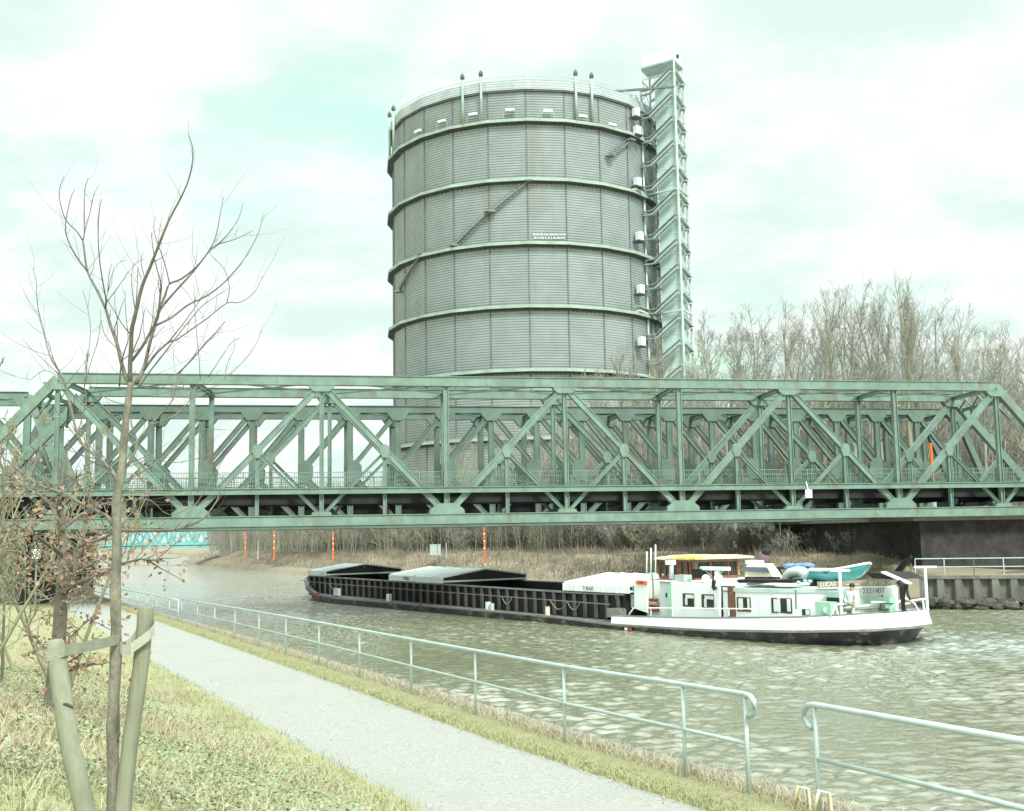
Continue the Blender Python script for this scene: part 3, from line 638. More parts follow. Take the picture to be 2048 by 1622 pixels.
for (a, b) in seq:
    st_ = MB()
    t0, z0 = cyl(*a, GR + 1); t1, z1 = cyl(*b, GR + 1); K = 8
    for i in range(K):
        p, q = gp(t0 + (t1 - t0) * i / K, GR + .8, z0 + (z1 - z0) * i / K), gp(t0 + (t1 - t0) * (i + 1) / K, GR + .8, z0 + (z1 - z0) * (i + 1) / K)
        st_.bar(p, q, .22, .7); st_.bar(p + V((0, 0, 1.0)), q + V((0, 0, 1.0)), .08, .1)
        st_.bar(p, p + V((0, 0, 1)), .1, .9)
    st_.box(gp(t0, GR + .9, z0 + .1), (1.8, 1.8, .35), -t0); st_.box(gp(t1, GR + .9, z1 + .1), (1.8, 1.8, .35), -t1)
    st_.build('maintenance_stair', mat('stair_steel', (.20, .235, .215), .7, .2, 1), gas)
for u, v in ((1270, 226), (1272, 262), (1273, 365), (1277, 473), (1279, 579), (1281, 683)):
    t, z = cyl(u, v, GR + 1.0); t = max(t, .80); p = gp(t, GR + 1.3, z)
    b = MB().box(p, (1.2, 1.5, 2.1), -t).build('landing_cabin', M_whitec, gas); MB().box(p - V((0, 0, 1.25)), (2.2, 2.4, .3), -t).build('landing', M_gasdark, b)
mk = MB(); rr_ = random.Random(5)
for row, (v, us) in enumerate(((469.5, (1066, 1132)), (476, (1068, 1130)))):
    u = us[0]
    while u < us[1]:
        wd = rr_.uniform(2, 6); t0, z0 = cyl(u, v, GR); t1, _ = cyl(min(us[1], u + wd), v, GR)
        mk.bar(gp(t0, GR + .2, z0) + V((0, 0, 0)), gp(t1, GR + .2, z0), .42, .03, (0, 0, 1)); u += wd + rr_.uniform(.8, 2.4)
mk.build('lettering', M_pale, gas)
nz_ = MB()
# ------------------------------------------------------------------ lift tower beside it
T0 = V((40.0, 259.5, 0)); e1 = V((-7.4, 5.2, 0)); e2 = V((2.9, 5.6, 0)); TZ = 117.6
tw = thing('lift_tower', T0 + (e1 + e2) * .5, 'tall pale lift shaft in a lattice frame with stairs, beside the gasometer', 'lift tower')
cs = [T0, T0 + e1, T0 + e1 + e2, T0 + e2]
for i, c in enumerate(cs): MB().bar(c, c + V((0, 0, TZ)), .42, .42).build('corner_column', M_pale if i < 2 else M_stair, tw)
sb = MB(); s0 = T0 + e1 * .07 + e2 * .12
sb.prism([s0, s0 + e1 * .55, s0 + e1 * .55 + e2 * .76, s0 + e2 * .76], (0, 0, TZ - 3)); sb.build('shaft', M_shaft, tw)
pl = MB()
for i in range(1, 30):
    z = i * 4.0 - .5
    if z < TZ - 3: pl.bar(s0 - e2 * .006 + V((0, 0, z)), s0 - e2 * .006 + e1 * .55 + V((0, 0, z)), .10, .08)
pl.bar(s0 - e1 * .008, s0 - e1 * .008 + V((0, 0, TZ - 3)), .3, .3); pl.build('shaft_trim', M_whitec, tw)
rb_ = MB(); q0 = T0 + e1 * .02 + e2 * .1; rb_.prism([q0 + V((0, 0, TZ - .2)), q0 + e1 * .95 + V((0, 0, TZ - .2)), q0 + e1 * .95 + e2 * .85 + V((0, 0, TZ - .2)), q0 + e2 * .85 + V((0, 0, TZ - .2))], (0, 0, 3.3)); hd = rb_.build('machine_room', M_whitec, tw)
MB().box(q0 + e2 * .35 + V((.1, -.1, TZ + 1.8)), (.8, .8, .7), math.atan2(e2.y, e2.x)).build('window', M_glass, hd)
tp = MB()
for a, b in zip(cs, cs[1:] + cs[:1]): tp.bar(a + V((0, 0, TZ)), b + V((0, 0, TZ)), .5, .3); tp.bar(a + V((0, 0, TZ - 3)), b + V((0, 0, TZ - 3)), .2, .2)
tp.prism([c + V((0, 0, TZ - .45)) for c in cs], (0, 0, .15)); tp.build('top_frame', M_stair, tw)
z = 3.0; i = 0
while z < TZ - 7:
    f = MB(); a, b = cs[1] - e2 * .12, T0 - e2 * .12
    l0 = a + V((0, 0, z)); l1 = a.lerp(b, .28) + V((0, 0, z)); l2 = b.lerp(a, .06) + V((0, 0, z + 4.0))
    for o in (0, 1.0): f.bar(l0 + V((0, 0, o)), l1 + V((0, 0, o)), .2 if o == 0 else .09, 1.0); f.bar(l1 + V((0, 0, o)), l2 + V((0, 0, o)), .36 if o == 0 else .09, 1.0)
    for k in range(1, 9): q = l1.lerp(l2, k / 9); f.bar(q, q + V((0, 0, 1)), .05, .05)
    c0, c1 = T0 + e2 * 0 - e1 * .02, T0 + e2 - e1 * .02
    f.bar(c0 + V((0, 0, z + 4.2)), c1 + V((0, 0, z + 2.9)), .32, 1.0); f.bar(c0 + V((0, 0, z + 5.1)), c1 + V((0, 0, z + 3.9)), .08, .1)
    f.bar(c1 + V((0, 0, z + 2.9)), c1 - e2 * .5 + V((0, 0, z + 2.0)), .25, 1.0)
    bk = cs[2], cs[3]; f.bar(bk[1] + V((0, 0, z + 2.9)), bk[0] + V((0, 0, z + 1.0)), .3, 1.0)
    f.build('stair_flight', M_stair, tw)
    z += 5.97; i += 1
lt = MB()
for a, b, d in ((cs[0], cs[3], 1), (cs[0], cs[1], 0), (cs[3], cs[2], 1), (cs[1], cs[2], 1)):
    z = 2; k = 0
    while z < TZ - 6:
        if d: lt.bar(a + V((0, 0, z)), b + V((0, 0, z + 6)), .11, .11); lt.bar(b + V((0, 0, z)), a + V((0, 0, z + 6)), .11, .11); lt.bar(a + V((0, 0, z)), b + V((0, 0, z)), .13, .13)
        elif k % 2 == 0: lt.bar(b + V((0, 0, z)), a + V((0, 0, z + 6)), .12, .12)
        z += 5.97; k += 1
lt.build('bracing', M_stair, tw)
for k, (zz, nm) in enumerate(((TZ - 7.5, 'a'), (85.9, 'b'), (56.8, 'c'))):
    wk = MB(); t_ = .83; a = gp(t_, GR - (5 if k == 0 else -1.2), zz if k else GTOP + 3.6); b = V((cs[1].x, cs[1].y, a.z)); c = V((cs[0].x, cs[0].y, a.z))
    if k == 0:
        a = V((24.5, 262, a.z)); b2 = b + V((0, 0, -4)); a2 = a + V((5, 0, -4)); n_ = 6
        for p, q in ((a, c), (a2, b2)): wk.bar(p, q, .45, .5)
        for j in range(n_):
            p, q = a.lerp(b, j / n_), a.lerp(b, (j + 1) / n_); lo = a2.lerp(b2, min(1, (j + .5) / n_)); wk.bar(p, lo, .2, .2); wk.bar(q, lo, .2, .2)
        wk.build('top_walkway', M_seam, tw)
    else:
        wk.bar(a, b, .5, 1.2); wk.bar(a + V((0, 0, 1.1)), b + V((0, 0, 1.1)), .12, 1.2); wk.bar(b, c + (c - b) * .0, .4, .5); wk.bar(c, V((cs[3].x, cs[3].y, a.z)) + e2 * .15, .3, .5)
        wk.build('link_walkway', M_pale, tw)
#@@ENDGAS
# ------------------------------------------------------------------ bare trees of the far bank
def grow(seed, H, spread, n1_, n2_, n3_, trunk_r, base_frac=.3, lean=.04, up=.5, n4_=0):
    """branch segments of one bare tree: (wood segments, twig segments)"""
    r = np.random.default_rng(seed); W_, T_ = [], []
    def limb(p, d, L, rad, k, wob, upb, store, rend=.35):
        pts = [p]; rs = [rad]
        for i in range(k):
            d = d + r.normal(0, wob, 3) + np.array([0, 0, upb / k]); d = d / np.linalg.norm(d); q = pts[-1] + d * (L / k); store.append((pts[-1], q, rad * (1 - (1 - rend) * i / k), rad * (1 - (1 - rend) * (i + 1) / k))); pts.append(q); rs.append(rad * (1 - (1 - rend) * (i + 1) / k))
        return pts, rs
    tp, tr = limb(np.zeros(3), np.array([r.normal(0, lean), r.normal(0, lean), 1.0]), H * .93, trunk_r, 10, .035, .15, W_, .16)
    for i in range(n1_):
        f = base_frac + (1 - base_frac) * (i + r.random()) / n1_; x = f * 10; j = min(9, int(x)); p = tp[j] + (tp[j + 1] - tp[j]) * (x - j)
        a = r.random() * 2 * np.pi; el = np.radians(r.uniform(25, 55)) + .4 * f; d = np.array([np.cos(a) * np.cos(el), np.sin(a) * np.cos(el), np.sin(el)])
        L = H * spread * (1.15 - f * .8) * r.uniform(.7, 1.15)
        bp_, br_ = limb(p, d, L, tr[j] * r.uniform(.35, .55), 6, .10, up, W_, .25)
        for _ in range(n2_):
            x2 = r.uniform(.8, 5.9); j2 = int(x2); p2 = bp_[j2] + (bp_[j2 + 1] - bp_[j2]) * (x2 - j2); dd = bp_[j2 + 1] - bp_[j2]; dd = dd / np.linalg.norm(dd) + r.normal(0, .55, 3) + np.array([0, 0, .25]); dd /= np.linalg.norm(dd)
            cp_, cr_ = limb(p2, dd, L * r.uniform(.3, .55), br_[j2] * .5, 4, .13, up * .6, T_, .3)
            for _ in range(n3_):
                x3 = r.uniform(.4, 3.95); j3 = int(x3); p3 = cp_[j3] + (cp_[j3 + 1] - cp_[j3]) * (x3 - j3); de = dd + r.normal(0, .6, 3) + np.array([0, 0, .2]); de /= np.linalg.norm(de)
                dp_, _q = limb(p3, de, L * r.uniform(.12, .26), max(.008, cr_[j3] * .5), 2, .15, .2, T_, .4)
                for _ in range(n4_):
                    p4 = dp_[r.integers(0, 3)]; df = de + r.normal(0, .7, 3); df /= np.linalg.norm(df); limb(p4, df, L * r.uniform(.05, .1), .007, 1, .1, .1, T_, .6)
    return W_, T_
def tree_mesh(S_, minr=.0, n=3):
    P = np.array([s[0] for s in S_]); Q = np.array([s[1] for s in S_]); a = np.maximum(minr, np.array([s[2] for s in S_])); b = np.maximum(minr, np.array([s[3] for s in S_]))
    return segs_mesh(P, Q, a, b, n)
PROT = []
for i, (H, sp, a, b, c, tr, bf) in enumerate(((20, .32, 18, 8, 5, .26, .32), (20, .38, 16, 8, 5, .32, .26), (20, .27, 18, 7, 5, .20, .38), (20, .35, 20, 8, 5, .28, .30), (20, .31, 16, 8, 5, .24, .40), (20, .44, 15, 9, 6, .36, .22))):
    W_, T_ = grow(100 + i, H, sp, a, b, c, tr, bf)
    root = thing('bare_tree', V((0, 0, 0)), 'x', 'tree'); root['group'] = 'bare trees on the far bank'
    v, f = tree_mesh(W_, .02, 5); tk = npmesh('trunk', v, f, M_barkmid if i % 2 else M_bark, root)
    v, f = tree_mesh(T_, .011, 3); cr = npmesh('crown', v, f, M_bark, root)
    PROT.append(root)
BUSH = []
for i in range(3):
    W_, T_ = [], []
    r = np.random.default_rng(40 + i)
    for k in range(16):
        w2, t2 = grow(int(r.integers(1e6)), 3.2, .35, 9, 4, 4, .035, .1, .45, .5); off = np.array([r.normal(0, .7), r.normal(0, .7), 0])
        T_ += [(s[0] + off, s[1] + off, s[2], s[3]) for s in w2 + t2]
    root = thing('bare_bush', V((0, 0, 0)), 'x', 'bush'); root['group'] = 'leafless bushes along the far bank'
    v, f = tree_mesh(T_, .014, 3); npmesh('twigs', v, f, (M_bark, M_barkmid, M_barkd)[i], root); BUSH.append(root)
TOPS = [(430, 1065), (520, 1040), (700, 1010), (800, 950), (880, 890), (950, 850), (1050, 850), (1120, 830), (1190, 760), (1260, 715), (1330, 690), (1400, 690), (1450, 640), (1530, 632), (1600, 640), (1680, 605), (1750, 590), (1820, 588), (1880, 620), (1930, 668), (1990, 690), (2060, 660), (2300, 650)]
used_p, used_b = set(), set()
ordw = ['slender', 'forked', 'spreading', 'leaning', 'tall', 'twiggy', 'sparse', 'thick-trunked']
lm = [(0, 'left of the leftmost orange pole'), (490, 'between the two leftmost orange poles'), (548, 'between the faded pole and the next orange pole'), (666, 'right of the orange pole above the barge bow'), (780, 'below the left edge of the round tank'), (860, 'beside the grey cabinet under the tank'), (940, 'behind the orange and white pole'), (1000, 'under the middle of the round tank'), (1060, 'left of the truss peak below the tank'), (1130, 'right of the truss peak below the tank'), (1180, 'under the right part of the tank'), (1235, 'under the right edge of the tank'), (1290, 'at the foot of the lift tower'), (1345, 'in front of the lift tower base'), (1390, 'just right of the lift tower'), (1440, 'over the near truss, right of the lift tower'), (1490, 'behind the wheelhouse and above the truss'), (1540, 'left of the truss peak above the cream cabin'), (1585, 'right of the truss peak above the hanging sign'), (1630, 'above the turquoise dinghy'), (1680, 'above the right front of the dinghy'), (1730, 'in the tallest part of the wood'), (1780, 'over the tall post before the truss corner'), (1830, 'above the orange bridge post'), (1880, 'left of the truss top corner'), (1935, 'near the truss top right corner'), (1990, 'over the right sloping end post'), (2040, 'at the right edge of the picture')]
ntree = 0; NEARD = [150]
_seen = {}
def uniq(o, u):
    L = _seen.setdefault(o['label'], []); L.append((u, o)); L.sort(key=lambda t: t[0]); base = [k for k, v_ in _seen.items() if v_ is L][0]
    if len(L) > 1:
        for k, (uu_, oo) in enumerate(L): oo['label'] = (base + ', ' + (('left one', 'right one') if len(L) == 2 else ('leftmost', 'middle one', 'right one', 'far right one', 'last one'))[min(k, 4)])
def plant(u, dep, top_v, kind_i, zb=3.4, sway=1.0):
    global ntree
    while u > 700 and dep < 104 + ((u - 1024) / FPX * dep + 30) * .196 + 2: dep += 1.5
    P = atY(u, 1060, dep); x = P.x; zt_ = atY(u, top_v, dep).z; h = max(5.0, (zt_ - zb))
    src = PROT[kind_i]; o = src if kind_i not in used_p else copy_tree(src); used_p.add(kind_i)
    o.location = (x, dep, zb - .1); s = h / 19.5; o.scale = (s * random.uniform(.9, 1.25) * sway, s * random.uniform(.9, 1.25) * sway, s); o.rotation_euler = (0, 0, random.uniform(0, 6.28))
    pl_ = [b for a, b in lm if u >= a][-1]; q_ = 'front' if dep < NEARD[0] else 'rear'
    o['label'] = f"bare {['slim','forked','straight','bushy','lanky','spreading'][kind_i]} {q_} tree {pl_}"
    ntree += 1; uniq(o, u); return o
rt = random.Random(3)
for i in range(78):
    u = 1150 + (2130 - 1150) * (i + rt.random()) / 54 if i < 54 else 440 + (1150 - 440) * (i - 54 + rt.random()) / 24
    # keep trees behind the bank line and mound
    tmin = 0
    xr = (u - 1024) / FPX
    for yy in range(80, 320, 2):
        x = xr * yy; inside = None
        for p, q in zip(line[3:], line[4:]):
            if p[1] <= yy <= q[1]: inside = x - (p[0] + (q[0] - p[0]) * (yy - p[1]) / max(.1, (q[1] - p[1]))); break
        if inside is not None and inside > 13: tmin = yy; break
    tmin = max(tmin or 200, 112 if u > 1780 else 100)
    dep = tmin + rt.random() ** 1.3 * (55 if u > 1150 else 60) + 4
    tv = lerp(TOPS, u) + rt.choice((0, 8, 18, 34, 60, 90)) * rt.random() + (rt.random() * 14)
    plant(u, dep, min(tv, 1058), rt.randrange(6))
# smaller prominent pale trunks near the bank
for u, v, k in ((1228, 900, 1), (1340, 930, 5), (1655, 930, 4), (1768, 900, 5), (940, 1000, 5)): plant(u, max(104, 170 - (u - 940) * .08), v, k)
rt = random.Random(8)
for i in range(130):
    u = 445 + (1830 - 445) * ((i + rt.random()) / 130) ** 1.25; xr = (u - 1024) / FPX; tmin = None
    for yy in range(80, 320, 2):
        x = xr * yy
        for p, q in zip(line[3:], line[4:]):
            if p[1] <= yy <= q[1]:
                if x - (p[0] + (q[0] - p[0]) * (yy - p[1]) / max(.1, (q[1] - p[1]))) > 11.5: tmin = yy
                break
        if tmin: break
    if tmin is None: continue
    dep = tmin + rt.random() * 24; k = rt.randrange(3); o = BUSH[k] if k not in used_b else copy_tree(BUSH[k]); used_b.add(k)
    o.location = (xr * dep, dep, 3.2); s = rt.uniform(.7, 1.5) * (1.35 if u < 800 else 1); s = min(s, .85) if dep < 106 + (xr * dep + 30) * .196 else s; o.scale = (s * 1.3, s * 1.3, s); o.rotation_euler = (0, 0, rt.uniform(0, 6.28))
    pl_ = [b for a, b in lm if u >= a][-1]
    o['label'] = f"{['grey','olive','dark'][k]} {'low' if s < 1.1 else 'tall'} leafless bush {pl_}"; uniq(o, u)
# the wood behind, reading as one mass of stems
r = np.random.default_rng(77); n_ = 7000
uu = r.uniform(420, 2150, n_); base = np.interp(uu, [420, 600, 1100, 1500, 2150], [215, 190, 135, 125, 125]); dd = base + r.random(n_) * 60
X = (uu - 1024) / FPX * dd; hmax = np.array([EYE.z + (1060 - lerp(TOPS, u) * 1.0) / FPX * d for u, d in zip(uu, dd)]) * r.uniform(.3, .72, n_); hmax = np.maximum(hmax, 6.3)
z0 = 3.3 + r.random(n_) * .0; P = np.stack([X, dd, z0], 1); tiltx = r.normal(0, .09, n_); Q = np.stack([X + tiltx * hmax, dd + r.normal(0, .04, n_) * hmax, z0 + hmax * .95], 1)
rad = r.uniform(.015, .085, n_) * (r.random(n_) ** 1.3 + .3)
PP = [P]; QQ = [Q]; R0 = [rad]; R1 = [rad * .3]
for k in range(13):
    f = r.uniform(.12, .98, n_)[:, None]; a = P + (Q - P) * f; e = r.normal(0, 1, (n_, 3)); e[:, 2] = np.abs(e[:, 2]) + .6; e /= np.linalg.norm(e, axis=1, keepdims=True); PP.append(a); QQ.append(a + e * r.uniform(.6, 2.6, n_)[:, None]); R0.append(np.full(n_, .024)); R1.append(np.full(n_, .012))
v, f = segs_mesh(np.concatenate(PP), np.concatenate(QQ), np.concatenate(R0), np.concatenate(R1), 3)
o = npmesh('woodland', v, f, mat('wood_stems', (0.27, 0.265, 0.205), .9, .4, .25)); tag(o, 'dense mass of bare grey-brown stems filling the wood behind the far bank', 'woodland', kind='stuff')
# brushwood on the far bank slope
n_ = 26000; i0 = r.integers(6, len(line) - 5, n_); t = r.random(n_); L0 = np.array(line); A0 = L0[i0] * (1 - t[:, None]) + L0[i0 + 1] * t[:, None]; of = r.uniform(1.8, 15, n_); DD = np.array([[d.x, d.y] for d in dirs]); B0 = A0 + DD[i0] * np.minimum(of, 9)[:, None] + np.array([[.84, .54]]) * np.maximum(0, of - 9)[:, None]
zz = np.interp(of, [0, .6, 2.5, 5, 8, 9.5, 14, 20], [-1, .25, 1, 2, 3, 3.35, 3.5, 3.5]) - .1
P = np.column_stack([B0, zz]); L_ = r.uniform(.25, .9, n_); Q = P + np.column_stack([r.normal(0, .45, n_), r.normal(0, .45, n_), np.abs(r.normal(.8, .3, n_))]) * L_[:, None]
v, f = segs_mesh(P, Q, np.full(n_, .03), np.full(n_, .012), 3)
tag(npmesh('brushwood', v, f, mat('brushwood_stems', (.27, .235, .175), .9, .35, .6)), 'low brown brushwood covering the slope of the far bank', 'brushwood', kind='stuff')

# ------------------------------------------------------------------ poles, lamps, cabinet, far blue bridge
def zt_at(u, v, dep): return atY(u, v, dep).z
first = None
for u, vt, vb, wd, lab in ((490, 1064, 1105, 2.5, 'thin orange pole on the far bank nearest the cyan bridge'), (548, 1058, 1108, 3.5, 'faded pinkish orange pole second from the cyan bridge'), (666, 1064, 1110, 4, 'orange pole on the far bank above the barge bow'), (969, 1052, 1111, 5, 'orange and white pole on the far bank above the middle hatch covers'), (112, 1058, 1166, 5, 'red and white pole beside the dark brick pier on the left')):
    dep = (3.3 - EYE.z) * -FPX / (vb - (1068.6 - .017 * (u - 1024))) if u > 400 else 100
    dep = max(60, min(300, dep)); b = atY(u, vb, dep); t_ = atY(u, vt, dep); zb = 3.0 if u > 400 else 1.2
    b = V((b.x, b.y, zb)); t_ = V((b.x, b.y, t_.z)); rdi = wd * .72 * dep / FPX / 2
    p = thing('marker_pole', b, lab, 'pole', 'orange marker poles along the canal')
    MB().tube([b - V((0, 0, .5)), t_], rdi, 8).build('shaft', M_orange if u != 112 else M_red, p)
    bn = MB(); H = t_.z - b.z
    for k in range(3): zc = b.z + H * (.30 + .22 * k); bn.tube([(b.x, b.y, zc), (b.x, b.y, zc + H * (.035 if u != 112 else .1))], rdi * 1.06, 8)
    bn.build('white_bands', M_whitec, p)
b = bp(7.55, 14.5, ZD + .1); c = atP(1862, 900, BV, BO.dot(BV) + 14.5); b = V((c.x, c.y, 8.6))
p = thing('marker_pole', b, 'bright orange post standing behind the near truss towards its right end', 'pole', 'orange marker poles along the canal')
MB().tube([b, V((b.x, b.y, atP(1862, 886, BV, BO.dot(BV) + 14.5).z))], .12, 8).build('shaft', M_orange, p); MB().tube([b - V((0, 0, 3)), b], .2, 8).build('footing', M_galv, p)
lab_l = {1407: 'pale lamp post with blue-tinted head behind the wheelhouse roof', 1475: 'lamp post with a short horizontal head right of the wheelhouse roof', 1513: 'lamp post with a white oval lamp behind the cream cabin', 1563: 'tall thin pale post rising behind the blue tubs', 1806: 'tall thin pale post in front of the massive right pier', 893: 'short white post beside the grey cabinet', 1120: 'thin pale post among the trees between middle hatches and wheelhouse', 516: 'thin pale post between the two leftmost orange poles'}
for u, vt, vb in ((1407, 1078, 1113), (1475, 1074, 1114), (1513, 1086, 1122), (1563, 1042, 1122), (1806, 1050, 1142), (893, 1086, 1110), (1120, 1084, 1110), (516, 1082, 1105)):
    dep = {1806: 93, 1563: 108, 1513: 112, 1475: 113, 1407: 116}.get(u, 150); b = atY(u, vb, dep); t_ = atY(u, vt, dep); zb = min(b.z, 3.3) - .4
    b = V((b.x, b.y, zb)); t_ = V((b.x, b.y, t_.z)); p = thing('street_lamp', b, lab_l[u], 'lamp post', 'thin pale posts along the far bank')
    MB().tube([b, t_], [.07, .055], 6).build('post', M_galv, p)
    if u == 1513: MB().ball(t_ - V((0, 0, .15)), .26, (1, 1, 1.25), 10).build('lamp', M_whitec, p, True)
    elif u == 1475: MB().bar(t_ - V((.5, 0, 0)), t_ + V((.5, 0, 0)), .14, .3).build('lamp', M_whitec, p)
    elif u == 1407: MB().box(t_, (.35, .35, .3)).build('lamp', M_blue, p)
    else: MB().ball(t_, .08, (1, 1, .6), 6).build('cap', M_galv, p)
b = atY(871, 1109, 150); b = V((b.x, b.y, 3.1)); cb_ = thing('cabinet', b, 'pale grey utility cabinet on the far bank among the bushes', 'cabinet')
MB().box(b + V((0, 0, .65)), (1.4, .7, 1.3)).build('body', M_galv, cb_); MB().box(b + V((0, 0, 1.34)), (1.5, .8, .08)).build('lid', M_galv, cb_); MB().box(b + V((.3, -.37, .65)), (.04, .05, 1.2)).build('door_seam', M_black, cb_)
# cyan bridge far up the canal
c0, c1 = atY(455, 1098, 262), atY(60, 1098, 262); c0.z = c1.z = 4.3
fb = thing('truss_bridge', (c0 + c1) / 2, 'small bright cyan lattice truss bridge far along the canal', 'bridge'); ax = (c1 - c0).normalized(); ay = V((0, 1, 0)); Lb = (c1 - c0).length; np_ = 10; hh = 4.3
for w_ in (0, 5):
    q = lambda s, z: c0 + ax * s + ay * w_ + V((0, 0, z))
    MB().bar(q(2.5, hh), q(Lb - 2, hh), .45, .4).build('top_chord', M_bluebr, fb); MB().bar(q(0, .4), q(Lb, .4), .55, .4).build('bottom_chord', M_bluebr, fb); MB().bar(q(0, .4), q(2.5, hh), .5, .4).build('end_post', M_bluebr, fb)
    st2 = (Lb - 2.5) / np_
    for i in range(np_):
        s = 2.5 + i * st2; MB().bar(q(s, hh), q(s + st2 / 2, .4), .42, .3).build('diagonal', M_bluebr, fb); MB().bar(q(s + st2 / 2, .4), q(s + st2, hh), .42, .3).build('diagonal', M_bluebr, fb); MB().bar(q(s, .4), q(s, hh), .22, .25).build('post', M_bluebr, fb)
MB().bar(c0 + V((0, 2.5, .1)), c1 + V((0, 2.5, .1)), .3, 4.6, (0, 0, 1)).build('deck', M_deckdark, fb); MB().bar(c0 + V((0, -.3, -.35)), c1 + V((0, -.3, -.35)), .45, .2, (0, 0, 1)).build('edge_girder', M_bluebr, fb)
pr = MB(); pr.box(c0 + V((2.5, 2.5, -3)), (8, 8, 6.4)); ap = thing('bridge_pier', c0 + V((2.5, 2.5, -4.2)), 'small grey abutment carrying the right end of the cyan bridge', 'bridge pier'); pr.build('masonry', M_conc, ap); MB().box(c0 + V((2.5, 2.5, .3)), (8.4, 8.4, .3)).build('coping', M_galv, ap)
# trees on the far shore closing the canal
rt = random.Random(21)
for i in range(9):
    dep = rt.uniform(525, 560); u = 215 + i * 24 + rt.uniform(-6, 6); k = rt.randrange(6); o = copy_tree(PROT[k]); P = atY(u, 1090, dep); o.location = (P.x, dep, .8); s = rt.uniform(.45, .75); o.scale = (s * 1.6, s * 1.6, s); o.rotation_euler = (0, 0, rt.random() * 6)
    o['label'] = 'distant bare tree closing the canal beyond the cyan bridge'; o['group'] = 'distant trees closing the canal'
#@@ENDFAR
# ------------------------------------------------------------------ the barge
GS = V((19.4, 55.3, 0)); GB = V((-22.5, 116.0, 0)); gd = (GB - GS).normalized(); gn = V((-gd.y, gd.x, 0)) * -1; GL = (GB - GS).length; gnc = GS.dot(gn)
def bw(s, w_, z): return GS + gd * s + gn * w_ + V((0, 0, z))
def sb(u, v, w_=-3.47):
    P = atP(u, v, gn, gnc + w_); return (P - GS).dot(gd), P.z
def sp(u, v, w_=-3.47): s, z = sb(u, v, w_); return bw(s, w_, z)
barge = thing('barge', bw(30, 0, 0), 'long black cargo barge with white stern superstructure and pale hatch covers on the canal', 'barge')
lt_ = [(.5, 0), (.55, -1.0), (.85, -2.1), (1.6, -3.0), (3.2, -3.8), (6, -4.4), (9.5, -4.6), (30, -4.6), (54, -4.6), (59, -4.25), (63, -3.3), (66.5, -1.8), (68.8, 0)]
lw_ = [(1.2, 0), (1.25, -.7), (1.6, -1.7), (2.6, -2.8), (4.5, -3.7), (8, -4.35), (11, -4.5), (30, -4.52), (53, -4.52), (58, -4.1), (62.3, -3.0), (65.8, -1.4), (67.8, 0)]
def resam(L, n=90):
    L = [V((a, b, 0)) for a, b in L]; out = []
    m_ = len(L) - 1
    for i in range(n + 1):
        t = i / n * m_; j = min(m_ - 1, int(t)); x = t - j
        p0 = L[max(0, j - 1)]; p1 = L[j]; p2 = L[j + 1]; p3 = L[min(m_, j + 2)]
        if (p2 - p1).length > 12 or (p1 - p0).length > 12 or (p3 - p2).length > 12: out.append(p1.lerp(p2, x)); continue
        out.append(.5 * ((2 * p1) + (p2 - p0) * x + (2 * p0 - 5 * p1 + 4 * p2 - p3) * x * x + (-p0 + 3 * p1 - 3 * p2 + p3) * x ** 3))
    return [(p.x, p.y) for p in out]
LT, LW = resam(lt_), resam(lw_)
def proj(P):
    P = V(P) - EYE; zz = P.dot(Fw); return 1024 + FPX * P.dot(Rt) / zz, 811 - FPX * P.dot(Up) / zz
def zfor(s, w_, tab):
    u, v0 = proj(bw(s, w_, 0)); u1, v1 = proj(bw(s, w_, 1)); return (lerp(tab, u) - v0) / (v1 - v0)
YT = [(1100, 1230), (1205, 1232), (1400, 1237), (1600, 1235), (1700, 1231), (1800, 1225), (1858, 1221), (2000, 1215)]; YL = [(1100, 1236), (1183, 1245), (1400, 1259), (1600, 1262), (1750, 1259), (1835, 1253), (1867, 1247), (2000, 1235)]
_near = sorted([p for p in LT if p[0] < 19.4]); _zt = [(p[0], zfor(*p, YT)) for p in _near]; _zl = [(p[0], zfor(*p, YL)) for p in _near]
def z_at(P, v): u0, v0 = proj((P.x, P.y, 0)); u1, v1 = proj((P.x, P.y, 1)); return (v - v0) / (v1 - v0)
zlow0 = lambda s: lerp([(-2, 1.06), (0, 1.0), (3.4, .74), (7, .52), (10, .41), (19.5, .36), (24, .48), (60, .50), (66, .66), (70, .98), (74, 1.45)], s)
zlow0_ = [(19.6, .36), (24, .48), (54, .50), (60, .66), (64, .98), (69, 1.45), (80, 1.5)]
zlow = lambda s: lerp(_zl, s) if s < 19.3 else lerp([_zl[-1]] + zlow0_, s)
ztop = lambda s: (lerp(_zt, s) if s < 18.6 else lerp([(18.6, lerp(_zt, 18.6)), (19.6, zlow(19.6)), (24, .52), (100, .52)], s))
def full(L): return L + [(s, -w_) for s, w_ in L[::-1][1:-1]]
def hull_loft(levels, name, m, par, sm=True):
    mb = MB(); n = len(levels[0])
    for lv in levels: mb.v += [bw(*p) for p in lv]
    for k in range(len(levels) - 1):
        for j in range(n): a, b = k * n + j, k * n + (j + 1) % n; mb.f.append((a, b, b + n, a + n))
    return mb, n
T_, W2 = full(LT), full(LW)
def mix(a, b, t): return [(p[0] * (1 - t) + q[0] * t, p[1] * (1 - t) + q[1] * t) for p, q in zip(a, b)]
lev = [[(s, w_, zlow(s)) for s, w_ in mix(T_, W2, .25)], [(s, w_, zlow(s) * .5) for s, w_ in mix(T_, W2, .7)], [(s, w_, 0) for s, w_ in W2], [(s * .98 + .8, w_ * .9, -1.2) for s, w_ in W2]]
mb, n = hull_loft(lev, 'hull', M_hull, barge); mb.build('hull', M_hull, barge, True)
